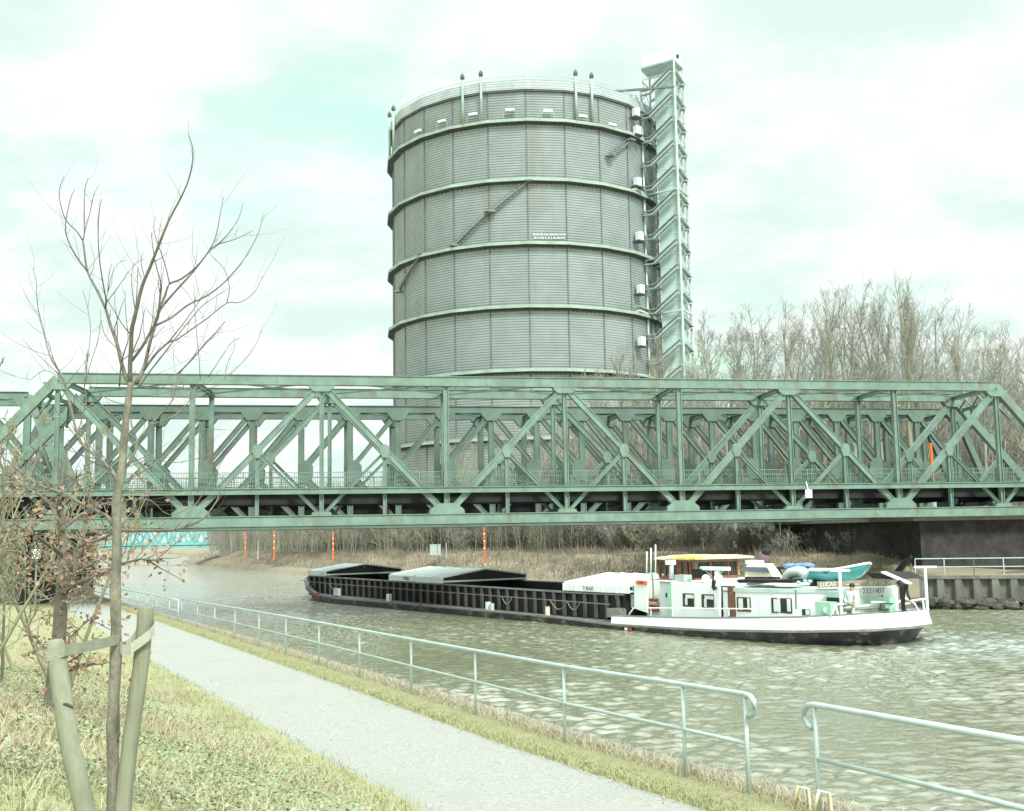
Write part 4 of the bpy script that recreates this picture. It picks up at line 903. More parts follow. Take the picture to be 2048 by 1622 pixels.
# rubbing strake, and white bulwark round the stern
rs = MB(); nn_ = len(T_)
for lo, hi, off, nm in ((-.09, .03, .10, 'rubbing_strake'),):
    pts = [(s, w_) for s, w_ in T_]
    a = [bw(s + (-.05 if s < 1 else 0), w_ * 1.012, zlow(s) + lo) for s, w_ in pts]; b = [bw(s + (-.05 if s < 1 else 0), w_ * 1.012, zlow(s) + hi) for s, w_ in pts]
    c = [bw(s, w_ * .97, zlow(s) + hi) for s, w_ in pts]
    rs.v += a + b + c
    for j in range(nn_): k = (j + 1) % nn_; rs.f += [(j, k, nn_ + k, nn_ + j), (nn_ + j, nn_ + k, 2 * nn_ + k, 2 * nn_ + j)]
rs.build('rubbing_strake', M_hullgrey, barge)
bu = MB(); idx = [j for j in range(nn_) if T_[j][0] < 19.7]
order = sorted([j for j in idx if T_[j][1] <= 0], key=lambda j: -T_[j][0] + (0 if T_[j][1] <= 0 else 0)) ; order = [j for j in idx if j <= nn_ // 2][::-1] + [j for j in idx if j > nn_ // 2][::-1]
P1 = [bw(*T_[j][:1], T_[j][1] * 1.0, zlow(T_[j][0]) + .03) for j in order]; P2 = [bw(T_[j][0] + (.18 if T_[j][0] < 3.5 else .0), T_[j][1] * .985, max(zlow(T_[j][0]) + .03, ztop(T_[j][0]))) for j in order]
P3 = [bw(T_[j][0] + (.30 if T_[j][0] < 3.5 else .0), T_[j][1] * .955, max(zlow(T_[j][0]) + .03, ztop(T_[j][0]))) for j in order]; P4 = [bw(T_[j][0] + (.30 if T_[j][0] < 3.5 else 0), T_[j][1] * .955, zlow(T_[j][0]) + .05) for j in order]
k = len(order)
for L_ in (P1, P2, P3, P4): bu.v += L_
for q in range(k - 1):
    for r_ in range(3): bu.f.append((r_ * k + q, r_ * k + q + 1, (r_ + 1) * k + q + 1, (r_ + 1) * k + q))
bul = bu.build('bulwark', M_white, barge)
cp = MB(); cp.tube([p + V((0, 0, .03)) for p in P2], .035, 5); cp.build('cap_rail', M_hullgrey, bul)
dk = MB(); dk.v = [bw(s, w_ * .96, zlow(s) + .02) for s, w_ in T_]; dk.f = [tuple(range(nn_))]; dk.build('deck', mat('deck_plate', (.13, .14, .13), .8, .3, 1.5), barge)
# bow bulwark
bo = MB(); idb = [j for j in range(nn_) if T_[j][0] > 58]
a = [bw(T_[j][0], T_[j][1], zlow(T_[j][0]) + .03) for j in idb]; b = [bw(T_[j][0] + .25, T_[j][1] * 1.03, zlow(T_[j][0]) + .1 + .55 * sst((T_[j][0] - 58) / 6)) for j in idb]; c = [bw(T_[j][0], T_[j][1] * .95, zlow(T_[j][0]) + .1 + .55 * sst((T_[j][0] - 58) / 6)) for j in idb]
bo.v = a + b + c; k = len(idb)
for q in range(k - 1): bo.f += [(q, q + 1, k + q + 1, k + q), (k + q, k + q + 1, 2 * k + q + 1, 2 * k + q)]
bo.build('bow_bulwark', M_hullgrey, barge)
# hold coaming with stanchions
c0_, c1_ = 17.5, 61.8; wc = 3.55; zc = lambda s: lerp([(15, 1.95), (22, 1.9), (56, 2.1), (70, 2.25)], s)
cm = MB()
for sgn in (-1, 1):
    for s in range(0, 25):
        a, b = c0_ + (c1_ - c0_) * s / 25, c0_ + (c1_ - c0_) * (s + 1) / 25; cm.add([bw(a, sgn * wc, .45), bw(b, sgn * wc, .45), bw(b, sgn * wc, zc(b)), bw(a, sgn * wc, zc(a)), bw(a, sgn * (wc - .1), .45), bw(b, sgn * (wc - .1), .45), bw(b, sgn * (wc - .1), zc(b)), bw(a, sgn * (wc - .1), zc(a))], [(0, 1, 2, 3), (7, 6, 5, 4), (3, 2, 6, 7)])
for s in (c0_, c1_): cm.add([bw(s, -wc, .45), bw(s, wc, .45), bw(s, wc, zc(s)), bw(s, -wc, zc(s))], [(0, 1, 2, 3)])
cm.build('hold_coaming', M_black, barge)
MB().add([bw(c0_, -wc, .3), bw(c1_, -wc, .3), bw(c1_, wc, .3), bw(c0_, wc, .3)], [(0, 1, 2, 3)]).build('hold_floor', M_black, barge)
for sgn in (-1, 1):
    rl_ = MB()
    for i in range(24): a, b = c0_ + (c1_ - c0_) * i / 24, c0_ + (c1_ - c0_) * (i + 1) / 24; rl_.bar(bw(a, sgn * (wc + .06), zc(a) + .02), bw(b, sgn * (wc + .06), zc(b) + .02), .10, .22)
    rl_.build('coaming_rim', M_hullgrey, barge)
    hr = MB()
    for i in range(24):
        a, b = c0_ + 1 + (c1_ - c0_) * i / 24, c0_ + 1 + (c1_ - c0_) * (i + 1) / 24; z = lambda s: lerp([(18, 1.36), (58, 1.62), (70, 1.9)], s)
        hr.bar(bw(a, sgn * 3.95, z(a)), bw(b, sgn * 3.95, z(b)), .05, .05)
    hr.build('side_handrail', M_hullgrey, barge)
for i in range(46):
    s = c0_ + .6 + i * 1.06
    if s > c1_: break
    st3 = MB().bar(bw(s, -wc - .12, .46), bw(s, -wc - .12, zc(s) - .05), .13, .24, gn).build('stanchion', M_rib, barge)
# hatch covers: low gabled lids
def cover(s0, s1, lab=None):
    t = MB(); ze = lambda s: zc(s) + .10; n = max(2, int((s1 - s0) / 1.3)); we = 3.75
    for i in range(n):
        a, b = s0 + (s1 - s0) * i / n, s0 + (s1 - s0) * (i + 1) / n; b -= .04
        prof_ = [(-we, ze(s0)), (-we, ze(s0) + .42), (-we + .12, ze(s0) + .50), (0, ze(s0) + .98), (we - .12, ze(s0) + .50), (we, ze(s0) + .42), (we, ze(s0))]
        A = [bw(a, x, z) for x, z in prof_]; B = [bw(b, x, z) for x, z in prof_]; In = [bw(a, x * .985, z - .05) for x, z in prof_]
        t.add(A + B, [(j, j + 1, j + 8, j + 7) for j in range(6)])
        t.bar(bw(b, -we + .1, ze(s0) + .515), bw(b, 0, ze(s0) + .995), .05, .06); t.bar(bw(b, 0, ze(s0) + .995), bw(b, we - .1, ze(s0) + .515), .05, .06)
        t.bar(bw(b, -we - .01, ze(s0)), bw(b, -we - .01, ze(s0) + .45), .05, .05)
    o = t.build('hatch_cover', M_hatch, barge)
    e = MB(); x = [(-we + .05, ze(s0)), (-we + .05, ze(s0) + .38), (0, ze(s0) + .9), (we - .05, ze(s0) + .38), (we - .05, ze(s0))]
    for ss in (s0 + .12, s1 - .15): e.add([bw(ss, a, z) for a, z in x], [tuple(range(5))])
    e.build('end_plate', M_black, o)
    rb3 = MB()
    for k_ in (-1, 1):
        rb3.bar(bw(s0, k_ * we, ze(s0) + .44), bw(s0, 0, ze(s0) + .95), .10, .08)
    rb3.bar(bw(s0 + .05, -we, ze(s0) + .12), bw(s0 + .05, we, ze(s0) + .12), .12, .06); rb3.build('rim', M_alu, o)
    return o
cv1 = cover(57.9, 61.7); cover(50.2 - 4.0, 49.6 - 3.0 + .0) if False else None
cv2 = cover(38.0, 42.2); cv2b = cover(42.25, 46.4); cv3 = cover(16.9, 23.4)
for i in range(14): s = 58 - 11.6 * (i + .5) / 14; 
for (s_, cvx) in ((20.8, cv3), (43.6, cv2b)): text('lettering', 'T MAX', .34, M_black, cvx, bw(s_, -3.80, zc(s_) + .31), -gd, (0, 0, 1), .004)
# fold-back cover stacks and boxes near the bow
fb_ = MB(); q = bw(55.0, .2, zc(55) + 1.02)
cr_ = MB(); c0p = sp(712, 1141, 0); cr_.bar(sp(693, 1133, 0), sp(728, 1132, 0), .12, .12); cr_.bar(sp(703, 1141, 0), sp(716, 1131, 0), .1, .1); cr_.bar(sp(728, 1132, 0), sp(727, 1142, 0), .1, .1); cr_.tube([sp(716, 1131, 0), sp(722, 1129, 0), sp(728, 1133, 0)], .09, 5); cr_.build('cover_gantry', M_whitec, barge)
for u, v, wd, hh, mm, nm in ((606, 1168, 1.1, .9, M_orange, 'orange_crate'), (613, 1163, .5, .9, M_red, 'red_box'), (600, 1162, .6, 1.0, M_black, 'windlass'), (620, 1171, .5, 1.7, M_whitec, 'white_locker')):
    s = 66.3 - (u - 600) * .11; z = z_at(bw(s, -.7, 0), v); MB().box(bw(s, -.7 - (u - 600) * .06, z), (wd * .7, .6, hh), math.atan2(gd.y, gd.x)).build(nm, mm, barge)
for u, v, mm, wd in ((674, 1184, M_alu, .9), (778, 1196, M_whitec, .45), (976, 1213, M_whitec, .28), (983, 1216, M_alu, .28), (1095, 1223, M_yellow, .15)):
    s, z = sb(u, v, -4.2); MB().box(bw(s, -4.2, z), (wd, .25, .62), math.atan2(gd.y, gd.x)).build('deck_box', mm, barge)
for i, (u, v) in enumerate(((636, 1190), (841, 1211))):
    s, z = sb(u, v, -4.63); MB().box(bw(s, -4.63 if i else -4.58, z), (.35, .06, .45), math.atan2(gd.y, gd.x)).build('draught_mark', M_red, barge)
s, z = sb(1256, 1258, -4.66)
MB().box(bw(s, -4.62, z), (.62, .05, .2), math.atan2(gd.y, gd.x)).build('draught_mark', M_red, barge); MB().box(bw(s + .2, -4.64, z), (.2, .05, .12), math.atan2(gd.y, gd.x)).build('draught_mark', M_whitec, barge)
for s0, s1, dr in ((62, 60, .5), (57, 55, .4), (24.5, 22.7, .55), (22.7, 21.4, .5), (30, 28.8, .5)):
    pts = [bw(s0 + (s1 - s0) * t / 8, -3.96, lerp([(18, 1.36), (58, 1.62), (70, 1.9)], s0) - dr * (1 - (t / 4 - 1) ** 2)) for t in range(9)]; MB().tube(pts, .03, 5).build('rope', M_stake, barge)
# deckhouse ------------------------------------------------
hw = lambda s: lerp([(1.9, .3), (2.0, .9), (2.2, 1.4), (2.65, 1.95), (3.4, 2.45), (4.6, 2.95), (6, 3.3), (8, 3.47), (40, 3.47)], s)
zr = lambda s: lerp([(1.9, 2.66), (3, 2.68), (4.8, 2.66), (8.2, 2.60), (9.6, 2.62), (9.75, 2.74), (16.9, 2.84)], s)
dh = MB(); ss = [1.9, 1.95, 2.0, 2.1, 2.3, 2.6, 2.8] + [3.0 + (14.6 - 3.0) * i / 44 for i in range(45)]
for s in ss:
    h = hw(s); z = zr(s); dh.v += [bw(s, -h, zlow(s)), bw(s, -h, z - .10), bw(s, -h + .12, z), bw(s, 0, z + .10), bw(s, h - .12, z), bw(s, h, z - .10), bw(s, h, zlow(s))]
for i in range(len(ss) - 1):
    for j in range(6): a = i * 7 + j; dh.f.append((a, a + 1, a + 8, a + 7))
dh.f += [tuple(range(7)), tuple(range((len(ss) - 1) * 7, len(ss) * 7))]
house = dh.build('deckhouse', M_white, barge)
ed = MB()
for i in range(len(ss) - 1):
    a, b = ss[i], ss[i + 1]
    if 3.0 < b < 8.9: ed.bar(bw(a, -hw(a) - .02, zr(a) - .1), bw(b, -hw(b) - .02, zr(b) - .1), .20, .07)
ed.build('roof_trim', M_pale, house)
# front panel with orange sign, and the slot behind it
s0, z0 = sb(1268, 1160); s1, z1 = sb(1298, 1222)
fp = MB().prism([bw(s0, -3.5, 1.18), bw(s1 + .15, -3.5, .98), bw(s1, -3.5, 2.84), bw(s0, -3.5, 2.86)], gn * .35).build('front_panel', M_white, barge)
MB().prism([bw(16.2, -3.1, .6), bw(14.6, -3.1, .6), bw(14.6, -3.1, 2.8), bw(16.2, -3.1, 2.8)], gn * 6.2).build('engine_casing', M_white, barge)
s_a, z_a = sb(1274, 1161); s_b, z_b = sb(1296, 1169)
os_ = MB().prism([bw(s_a, -3.56, z_a), bw(s_b, -3.56, z_a - .02), bw(s_b, -3.56, z_b - .02), bw(s_a, -3.56, z_b)], gn * .05).build('orange_plate', M_orange, fp)
text('lettering', 'CBRU', .2, M_red, os_, bw((s_a + s_b) / 2, -3.575, (z_a + z_b) / 2), -gd, (0, 0, 1), .003)
# grey arched frame left of the panel
fr = MB(); fr.tube([sp(1243, 1222, -3.4), sp(1234, 1190, -3.4), sp(1235, 1180, -3.4), sp(1243, 1177, -3.4), sp(1268, 1174, -3.4)], .16, 6); fr.build('arched_frame', M_alu, barge)
fr = MB(); fr.tube([sp(1250, 1221, -3.3), sp(1241, 1192, -3.3), sp(1242, 1187, -3.3), sp(1268, 1184, -3.3)], .12, 6); fr.build('inner_frame', M_black, barge)
MB().prism([sp(1245, 1190, -3.2), sp(1267, 1188, -3.2), sp(1266, 1215, -3.2), sp(1251, 1217, -3.2)], gn * 2).build('hatch_panel', M_whitec, barge)
# slot: red-brown gear, oars
for v0, v1, mm in ((1196, 1203, M_red), (1203, 1212, M_brown), (1206, 1214, M_red), (1215, 1224, M_red)):
    a, za = sb(1300, v0, -3.25); b, zb_ = sb(1316, v1, -3.25); MB().tube([bw(a, -3.3, (za + zb_) / 2), bw(b, -3.3, (za + zb_) / 2)], abs(za - zb_) / 2, 7).build('rolled_fender', mm, barge)
sl = MB(); sl.tube([sp(1301, 1197, -3.4), sp(1300, 1172, -3.4)], .05, 5); sl.build('boat_hook', M_yellow, barge); MB().tube([sp(1307, 1196, -3.42), sp(1305, 1155, -3.42)], .06, 5).build('boat_hook', M_stake, barge)
def dp(u, v, inset=.5, zz=None):
    q = min(_full_out, key=lambda p: abs(proj(bw(p[0], p[1], 1.4))[0] - u)); P = bw(q[0], q[1], 0); d = V((P.x, P.y, 0)).normalized(); P = P + d * inset; P.z = z_at(P, v); return P
def z_at(P, v): u0, v0 = proj((P.x, P.y, 0)); u1, v1 = proj((P.x, P.y, 1)); return (v - v0) / (v1 - v0)
_full_out = []
for _a, _b in zip(LT, LT[1:]):
    if _a[0] < 25: _full_out += [(_a[0] + (_b[0] - _a[0]) * k / 12, _a[1] + (_b[1] - _a[1]) * k / 12) for k in range(12)]
_full_out += [(a_, -b_) for a_, b_ in _full_out if a_ < 1.3]
def side_quad(u0, v0, u1, v1, off, m, name, par, th=.04, w_=-3.47):
    a, za = sb(u0, v0, w_ - off); b, zb_ = sb(u1, v1, w_ - off); h = lambda s: -hw(s) - off if w_ == -3.47 else w_ - off
    return MB().prism([bw(a, h(a), za), bw(b, h(b), za), bw(b, h(b), zb_), bw(a, h(a), zb_)], gn * th).build(name, m, par)
# doors
d1 = side_quad(1320, 1164, 1343, 1234, .015, M_alu, 'door', house); side_quad(1334, 1166, 1344, 1234, .04, M_mint, 'door_leaf', d1); side_quad(1331, 1186, 1334, 1194, .05, M_black, 'handle', d1); side_quad(1319.5, 1162.5, 1345, 1165, .06, M_hullgrey, 'lintel', d1)
d2 = side_quad(1440, 1171, 1472, 1236, .01, M_black, 'door', house); side_quad(1445, 1174, 1457, 1236, .03, M_curtain, 'glazing', d2); side_quad(1456, 1173, 1470, 1236, .05, M_wood, 'door_leaf', d2); side_quad(1443, 1181, 1459, 1183, .06, M_black, 'rail', d2)
# windows
for i, (u0, v0, u1, v1) in enumerate(((1365, 1186, 1388.5, 1214), (1402.5, 1188, 1428, 1218), (1473, 1193.5, 1501, 1224), (1538, 1195.5, 1574, 1228))):
    wn = side_quad(u0, v0, u1, v1, .03, M_wood, 'window', house); side_quad(u0 + 1.6, v0 + 2.2, u1 - 1.6, v1 - 2.6, .05, M_glass, 'pane', wn)
    uw = u1 - u0
    if i < 2: side_quad(u0 + uw * .25, v0 + 3, u1 - 2, v0 + 11, .06, M_curtain, 'curtain', wn, .02); side_quad(u0 + uw * .2, v0 + 10, u0 + uw * .42, v1 - 4, .06, M_curtain, 'curtain', wn, .02)
    else: side_quad(u0 + uw * .12, v0 + 3, u0 + uw * .46, v1 - 4, .06, M_curtain, 'curtain', wn, .02); side_quad(u0 + uw * .74, v0 + 3, u1 - 2.5, v1 - 4, .06, M_curtain, 'curtain', wn, .02)
for u0, u1, v0, v1 in ((1590, 1602, 1219, 1232), (1616, 1628, 1217.5, 1230)): q = side_quad(u0, v0, u1, v1, .03, M_glass, 'porthole', house); side_quad(u0 + 5, v0 + 1.5, u1 - 1, v1 - 1, .05, M_curtain, 'curtain', q, .02)
MB().tube([sp(1591, 1180, -3.45), sp(1592, 1218, -3.45)], .05, 5).build('drain_pipe', M_hullgrey, house); MB().tube([sp(1440, 1173, -3.62), sp(1440, 1233, -3.62)], .06, 5).build('drain_pipe', M_whitec, house)
MB().tube([sp(1428, 1161, -3.6), sp(1427, 1172, -3.65), sp(1430, 1180, -3.6)], .12, 7).build('black_hose', M_black, house)
hr = MB(); hr.tube([sp(1297, 1216, -4.2), sp(1505, 1218, -4.2), sp(1517, 1226, -4.2)], .035, 5)
for u in (1302, 1345, 1458): hr.tube([sp(u, 1216.5, -4.2), sp(u, 1232, -4.2)], .03, 5)
hr.tube([sp(1258, 1229, -4.2), sp(1267, 1216, -4.2)], .05, 5); hr.build('handrail', M_whitec, barge)
bl = MB(); s, z = sb(1233, 1226, -3.9); bl.box(bw(s, -3.9, z), (1.2, .5, .5), math.atan2(gd.y, gd.x)); bl.bar(sp(1222, 1217, -3.9), sp(1248, 1217, -3.9), .06, .1); bl.build('bollard', M_hullgrey, barge)
# name board and number
_oc = [(q, -hw(q)) for q in [9 - .05 * k for k in range(141)]] + [(1.9, q * .05 - .3) for q in range(14)]
def on_wall(u):
    return min(_oc, key=lambda p: abs(proj(bw(p[0], p[1], 2.4))[0] - u))
def z_at(P, v): u0, v0 = proj((P.x, P.y, 0)); u1, v1 = proj((P.x, P.y, 1)); return (v - v0) / (v1 - v0)
def wall_strip(u0, u1, vt, vb, off, n, nm, m, par):
    mb = MB(); c0w = bw(6, 0, 0)
    for i in range(n + 1):
        u = u0 + (u1 - u0) * i / n; q = on_wall(u); P = bw(q[0], q[1], 0); o = P - c0w; o.z = 0; o.normalize(); o = (o - gd * .2).normalized()
        for e in (off, off - .04):
            Q = P + o * e
            for v in (vt(u), vb(u)): mb.v.append(V((Q.x, Q.y, z_at(Q, v))))
    for i in range(n):
        a = i * 4; b = a + 4
        mb.f += [(a, a + 1, b + 1, b), (a + 2, b + 2, b + 3, a + 3), (a, b, b + 2, a + 2), (a + 1, a + 3, b + 3, b + 1)]
    mb.f += [(0, 2, 3, 1), (4 * n, 4 * n + 1, 4 * n + 3, 4 * n + 2)]
    return mb.build(nm, m, par)
vt_ = lambda u: 1162.5 - (u - 1635) * .030; vb_ = lambda u: 1175.5 - (u - 1635) * .030
nb_ = wall_strip(1635, 1796, vt_, vb_, .16, 16, 'name_board', M_brown, house)
def wall_text(nm, body, ua, ub, m, par, v, size, th=.004):
    p_, q_ = on_wall(ua), on_wall(ub); a2, b2 = bw(*p_, 0), bw(*q_, 0); xn = (b2 - a2).cross(V((0, 0, 1))).normalized(); xn = xn if xn.y < 0 else -xn
    md_ = on_wall((ua + ub) / 2); bulge = max(0, (bw(*md_, 0) - (a2 + b2) / 2).dot(xn)); a2 += xn * (bulge + .21); b2 += xn * (bulge + .21); a2.z = z_at(a2, v); b2.z = z_at(b2, v - (ub - ua) * .03)
    text(nm, body, size, m, par, (a2 + b2) / 2, (b2 - a2), (0, 0, 1), th, (b2 - a2).length)
wall_text('name_lettering', 'LUCAS', 1643, 1674, M_whitec, nb_, 1169, .30); wall_text('stripe', '\u2013\u2013', 1692, 1716, M_whitec, nb_, 1168, .3); wall_text('port_lettering', 'ROTTER', 1734, 1764, M_whitec, nb_, 1166, .28); wall_text('port_lettering', 'DAM', 1767, 1787, M_whitec, nb_, 1165, .28)
p_, q_ = on_wall(1722), on_wall(1765); a2, b2 = bw(*p_, 0), bw(*q_, 0); a2.z = z_at(a2, 1182); b2.z = z_at(b2, 1181); xn = (b2 - a2).cross(V((0, 0, 1))).normalized(); xn = xn if xn.y < 0 else -xn
mid_ = (p_[0] + q_[0]) / 2; bulge = (bw(mid_, -hw(mid_), 0) - (a2 + b2) / 2).dot(xn); a2 += xn * (max(0, bulge) + .05); b2 += xn * (max(0, bulge) + .05)
MB().bar(a2 - xn * .015 - (b2 - a2) * .06, b2 - xn * .015 + (b2 - a2) * .06, .42, .012, (0, 0, 1)).build('number_plate', M_white, house)
text('registration_number', '2321407', .36, M_hullgrey, house, (a2 + b2) / 2, (b2 - a2), (0, 0, 1), .006, (b2 - a2).length * 1.05)
# wheelhouse -----------------------------------------------
wa, _z = sb(1321, 1156, -2.0); wb, _z = sb(1388, 1156, -2.0); W1, W0 = -2.0, 1.45; wt = sb(1400, 1120, -2.0)[1]; wl = 2.75
wh = MB(); 
for (p, q) in (((wa, W1), (wb, W1)), ((wb, W1), (wb, W0)), ((wb, W0), (wa, W0)), ((wa, W0), (wa, W1))): wh.bar(bw(*p, wl + .10), bw(*q, wl + .10), .36, .1, (0, 0, 1)); wh.bar(bw(*p, wt - .06), bw(*q, wt - .06), .16, .1, (0, 0, 1))
wheel = wh.build('wheelhouse', M_wood, barge)
for i in range(9):
    s = wa + (wb - wa) * (0, .16, .30, .38, .55, .62, .80, .92, 1)[i]
    for w_ in (W1, W0): MB().bar(bw(s + (.25 if i == 0 else 0), w_, wt - .05), bw(s, w_, wl + .2), .16, .12, gd).build('window_post', M_wood, wheel)
for w_ in (-.7, .7):
    for s in (wa, wb): MB().bar(bw(s, w_, wt - .05), bw(s, w_, wl + .2), .1, .12, gn).build('window_post', M_wood, wheel)
for x0 in (-1.75, 1.5): MB().prism([bw(wb + .15, x0, wl + .25), bw(wb + .15, x0 + .32, wl + .25), bw(wb + .15, x0 + .2, wt - .15), bw(wb + .15, x0, wt - .15)], gd * .05).build('curtain', M_mint, wheel)
gl = MB()
for w_ in (W1 + .03, W0 - .03): gl.add([bw(wa, w_, wl + .25), bw(wb, w_, wl + .25), bw(wb, w_, wt - .1), bw(wa, w_, wt - .1)], [(0, 1, 2, 3)])
for s in (wa + .03 * -1, wb + .03): gl.add([bw(s, W1, wl + .25), bw(s, W0, wl + .25), bw(s, W0, wt - .1), bw(s, W1, wt - .1)], [(0, 1, 2, 3)])
gm = bpy.data.materials.new('wheelhouse_glass'); gm.use_nodes = True; gpn = gm.node_tree.nodes['Principled BSDF']; gpn.inputs['Base Color'].default_value = (.55, .68, .62, 1); gpn.inputs['Roughness'].default_value = .04; gpn.inputs['Alpha'].default_value = .45; gpn.inputs['Specular IOR Level'].default_value = .5; gpn.inputs['Base Color'].default_value = (.06, .085, .075, 1)
gl.build('glazing', gm, wheel)
for (x0, x1) in ((.10, .14), (.64, .70), (.86, .91)): a, b = wa + (wb - wa) * x0, wa + (wb - wa) * x1; MB().prism([bw(a, W1 + .15, wl + .25), bw(b, W1 + .15, wl + .25), bw((a + b) / 2 - .1, W1 + .15, wt - .15), bw(a, W1 + .15, wt - .15)], gn * .05).build('curtain', M_mint, wheel)
cn = MB(); cn.box(bw((wa + wb) / 2 - .2, 0, wl + .45), (1.6, 1.2, .9), math.atan2(gd.y, gd.x)); cn.build('helm_console', M_black, wheel)
rf_ = MB(); ra_, rb2 = sb(1309, 1116, -2.3)[0], sb(1392, 1117, -2.3)[0]; nx = 16
for i in range(nx + 1):
    s = ra_ + (rb2 - ra_) * i / nx; dz = .035 * math.sin(i * 1.3) + .03 * math.sin(i * 2.9)
    rf_.v += [bw(s, -2.35, wt + .01 + dz * .4), bw(s, -2.35, wt + .11 + dz * .6), bw(s, -1, wt + .2 + dz), bw(s, .8, wt + .2 + dz), bw(s, 2.35, wt + .11), bw(s, 2.35, wt + .01)]
for i in range(nx):
    for j in range(6): a = i * 6 + j; b = i * 6 + (j + 1) % 6; rf_.f.append((a, b, b + 6, a + 6))
rf_.f += [tuple(range(6)), tuple(range(nx * 6, nx * 6 + 6))]
rf_.build('canvas_roof', M_yellow, wheel)
# things on the roof
def rtube(name, pts, r, m, w_=-2.6, n=7, par=barge): return MB().tube([sp(u, v, w_) for u, v in pts], r, n).build(name, m, par, True)
for u, vt in ((1293.5, 1103), (1302, 1096), (1311, 1089)): rtube('antenna', [(u, vt), (u, 1146)], .04, M_whitec, -3.0, 5)
rtube('antenna_bracket', [(1292, 1147), (1313, 1147)], .05, M_galv, -3.0, 5); rtube('antenna_bracket', [(1304, 1147), (1305, 1163)], .06, M_hullgrey, -3.0, 5)
s, z = sb(1273, 1171, -3.2); sl_ = MB().ball(bw(s, -3.2, z), .26, (1, 1, 1), 10).build('searchlight', M_black, barge, True); MB().ball(bw(s - .12, -3.3, z + .12), .2, (1, 1, 1), 8).build('lens', M_whitec, sl_, True); rtube('searchlight_post', [(1271, 1178), (1272, 1165)], .07, M_black, -3.2)
s, z = sb(1341, 1125, -2.9); MB().box(bw(s, -2.9, z), (.45, .4, .26), math.atan2(gd.y, gd.x)).build('camera_head', M_whitec, barge); rtube('camera_post', [(1343, 1158), (1343, 1127)], .13, M_alu, -2.9)
s, z = sb(1430, 1137, -2.9); rad_ = MB().box(bw(s, -2.9, z), (2.1, .25, .2), math.atan2(gd.y, gd.x)).build('radar_scanner', M_whitec, barge); rtube('mast', [(1427, 1136), (1427, 1172)], .07, M_black, -2.95); rtube('mast', [(1434, 1142), (1433, 1158)], .09, M_galv, -2.9); rtube('stay', [(1412, 1142), (1427, 1156)], .035, M_galv, -2.9, 5); rtube('stay', [(1446, 1142), (1430, 1156)], .035, M_galv, -2.9, 5)
s, z = sb(1400, 1147, -2.85); MB().box(bw(s, -2.85, z), (.75, .5, .5), math.atan2(gd.y, gd.x)).build('loudspeaker', M_black, barge)
for u, v, r_ in ((1412, 1157, .25), (1437, 1156, .26), (1435, 1147, .18)): s, z = sb(u, v, -2.9); MB().ball(bw(s, -2.9, z), r_, (1, 1, .95), 10).build('dome_aerial', M_whitec, barge, True)
s, z = sb(1366, 1156, -2.9); MB().box(bw(s, -2.9, z), (.8, .6, .36), math.atan2(gd.y, gd.x)).build('vent_box', M_galv, barge)
# cream cabin with dark window band
ca = MB(); a, b = sb(1489, 1150, -1.8)[0], sb(1546, 1150, -1.8)[0]; z = lambda v: sb(1520, v, -1.8)[1]
lv_ = [(z(1156), 0, -.05), (z(1144), .05, .2), (z(1134), .08, .45), (z(1127.5), .25, .62)]
for zz, ea, eb in lv_: ca.v += [bw(a - ea, -1.8 + ea * .5, zz), bw(b + eb, -1.8 + ea * .5, zz), bw(b + eb, -1.1, zz), bw(a - ea, -1.1, zz)]
for i in range(3):
    for j in range(4): k = (j + 1) % 4; ca.f.append((i * 4 + j, i * 4 + k, i * 4 + 4 + k, i * 4 + 4 + j))
ca.f.append((12, 13, 14, 15)); cab = ca.build('cabin', M_cream, barge)
zb1, zb2 = z(1143), z(1134.5); MB().prism([bw(a - .05, -1.84, zb1), bw(b + .22, -1.84, zb1), bw(b + .42, -1.80, zb2), bw(a - .1, -1.80, zb2)], gn * .05).build('window_band', mat('tinted_glass', (.10, .15, .20), .15, .3, 4), cab)
s, zz = sb(1505, 1124.5, -1.6); MB().box(bw(s, -1.4, zz), (.95, .5, .22), math.atan2(gd.y, gd.x)).build('roof_box', M_whitec, cab)
for u in (1497, 1512, 1526, 1541, 1550): s, zz = sb(u, 1157.5, -1.9); MB().box(bw(s, -1.85, zz), (.28, .4, .2), math.atan2(gd.y, gd.x)).build('chock', M_black, cab)
rl2 = MB(); rl2.bar(sp(1484, 1164, -2.9), sp(1560, 1160, -2.9), .12, .5); rl2.bar(sp(1500, 1168, -2.9), sp(1545, 1163, -2.9), .10, .5); rl2.build('planks', M_hullgrey, barge); MB().bar(sp(1490, 1161, -2.6), sp(1600, 1162, -2.6), .16, 1.2).build('roof_plinth', M_black, barge)
fu = MB(); fu.tube([sp(1525, 1130, -1), sp(1528, 1112, -1), sp(1531, 1104, -1)], [.34, .36, .25], 8); fu.build('funnel', mat('mauve_paint', (.17, .11, .12), .7, .2, 3), barge, True); fu = MB(); fu.tube([sp(1527, 1106, -1), sp(1533, 1104, -1), sp(1536, 1110, -1)], [.22, .3, .16], 8); fu.build('funnel_cowl', M_black, barge, True)
rtube('vent_elbow', [(1573, 1163), (1574, 1153), (1581, 1146), (1592, 1143.5), (1603, 1143.5), (1611, 1147)], [.25, .26, .27, .27, .27, .26], M_alu, -2.3, 12)
for i, (u, v) in enumerate(((1581, 1132.5), (1600, 1132.5), (1615, 1131.5))): s, zz = sb(u, v, .6); MB().ball(bw(s, .6, zz), .42, (1, .7, .42), 10).build('blue_tub', M_blue, barge, True)
rtube('tub_rail', [(1553, 1136), (1620, 1136)], .07, M_black, .4); rtube('tub_rail', [(1556, 1135), (1566, 1155)], .06, M_black, .4); rtube('tub_rail', [(1598, 1136), (1598, 1150)], .05, M_black, .4)
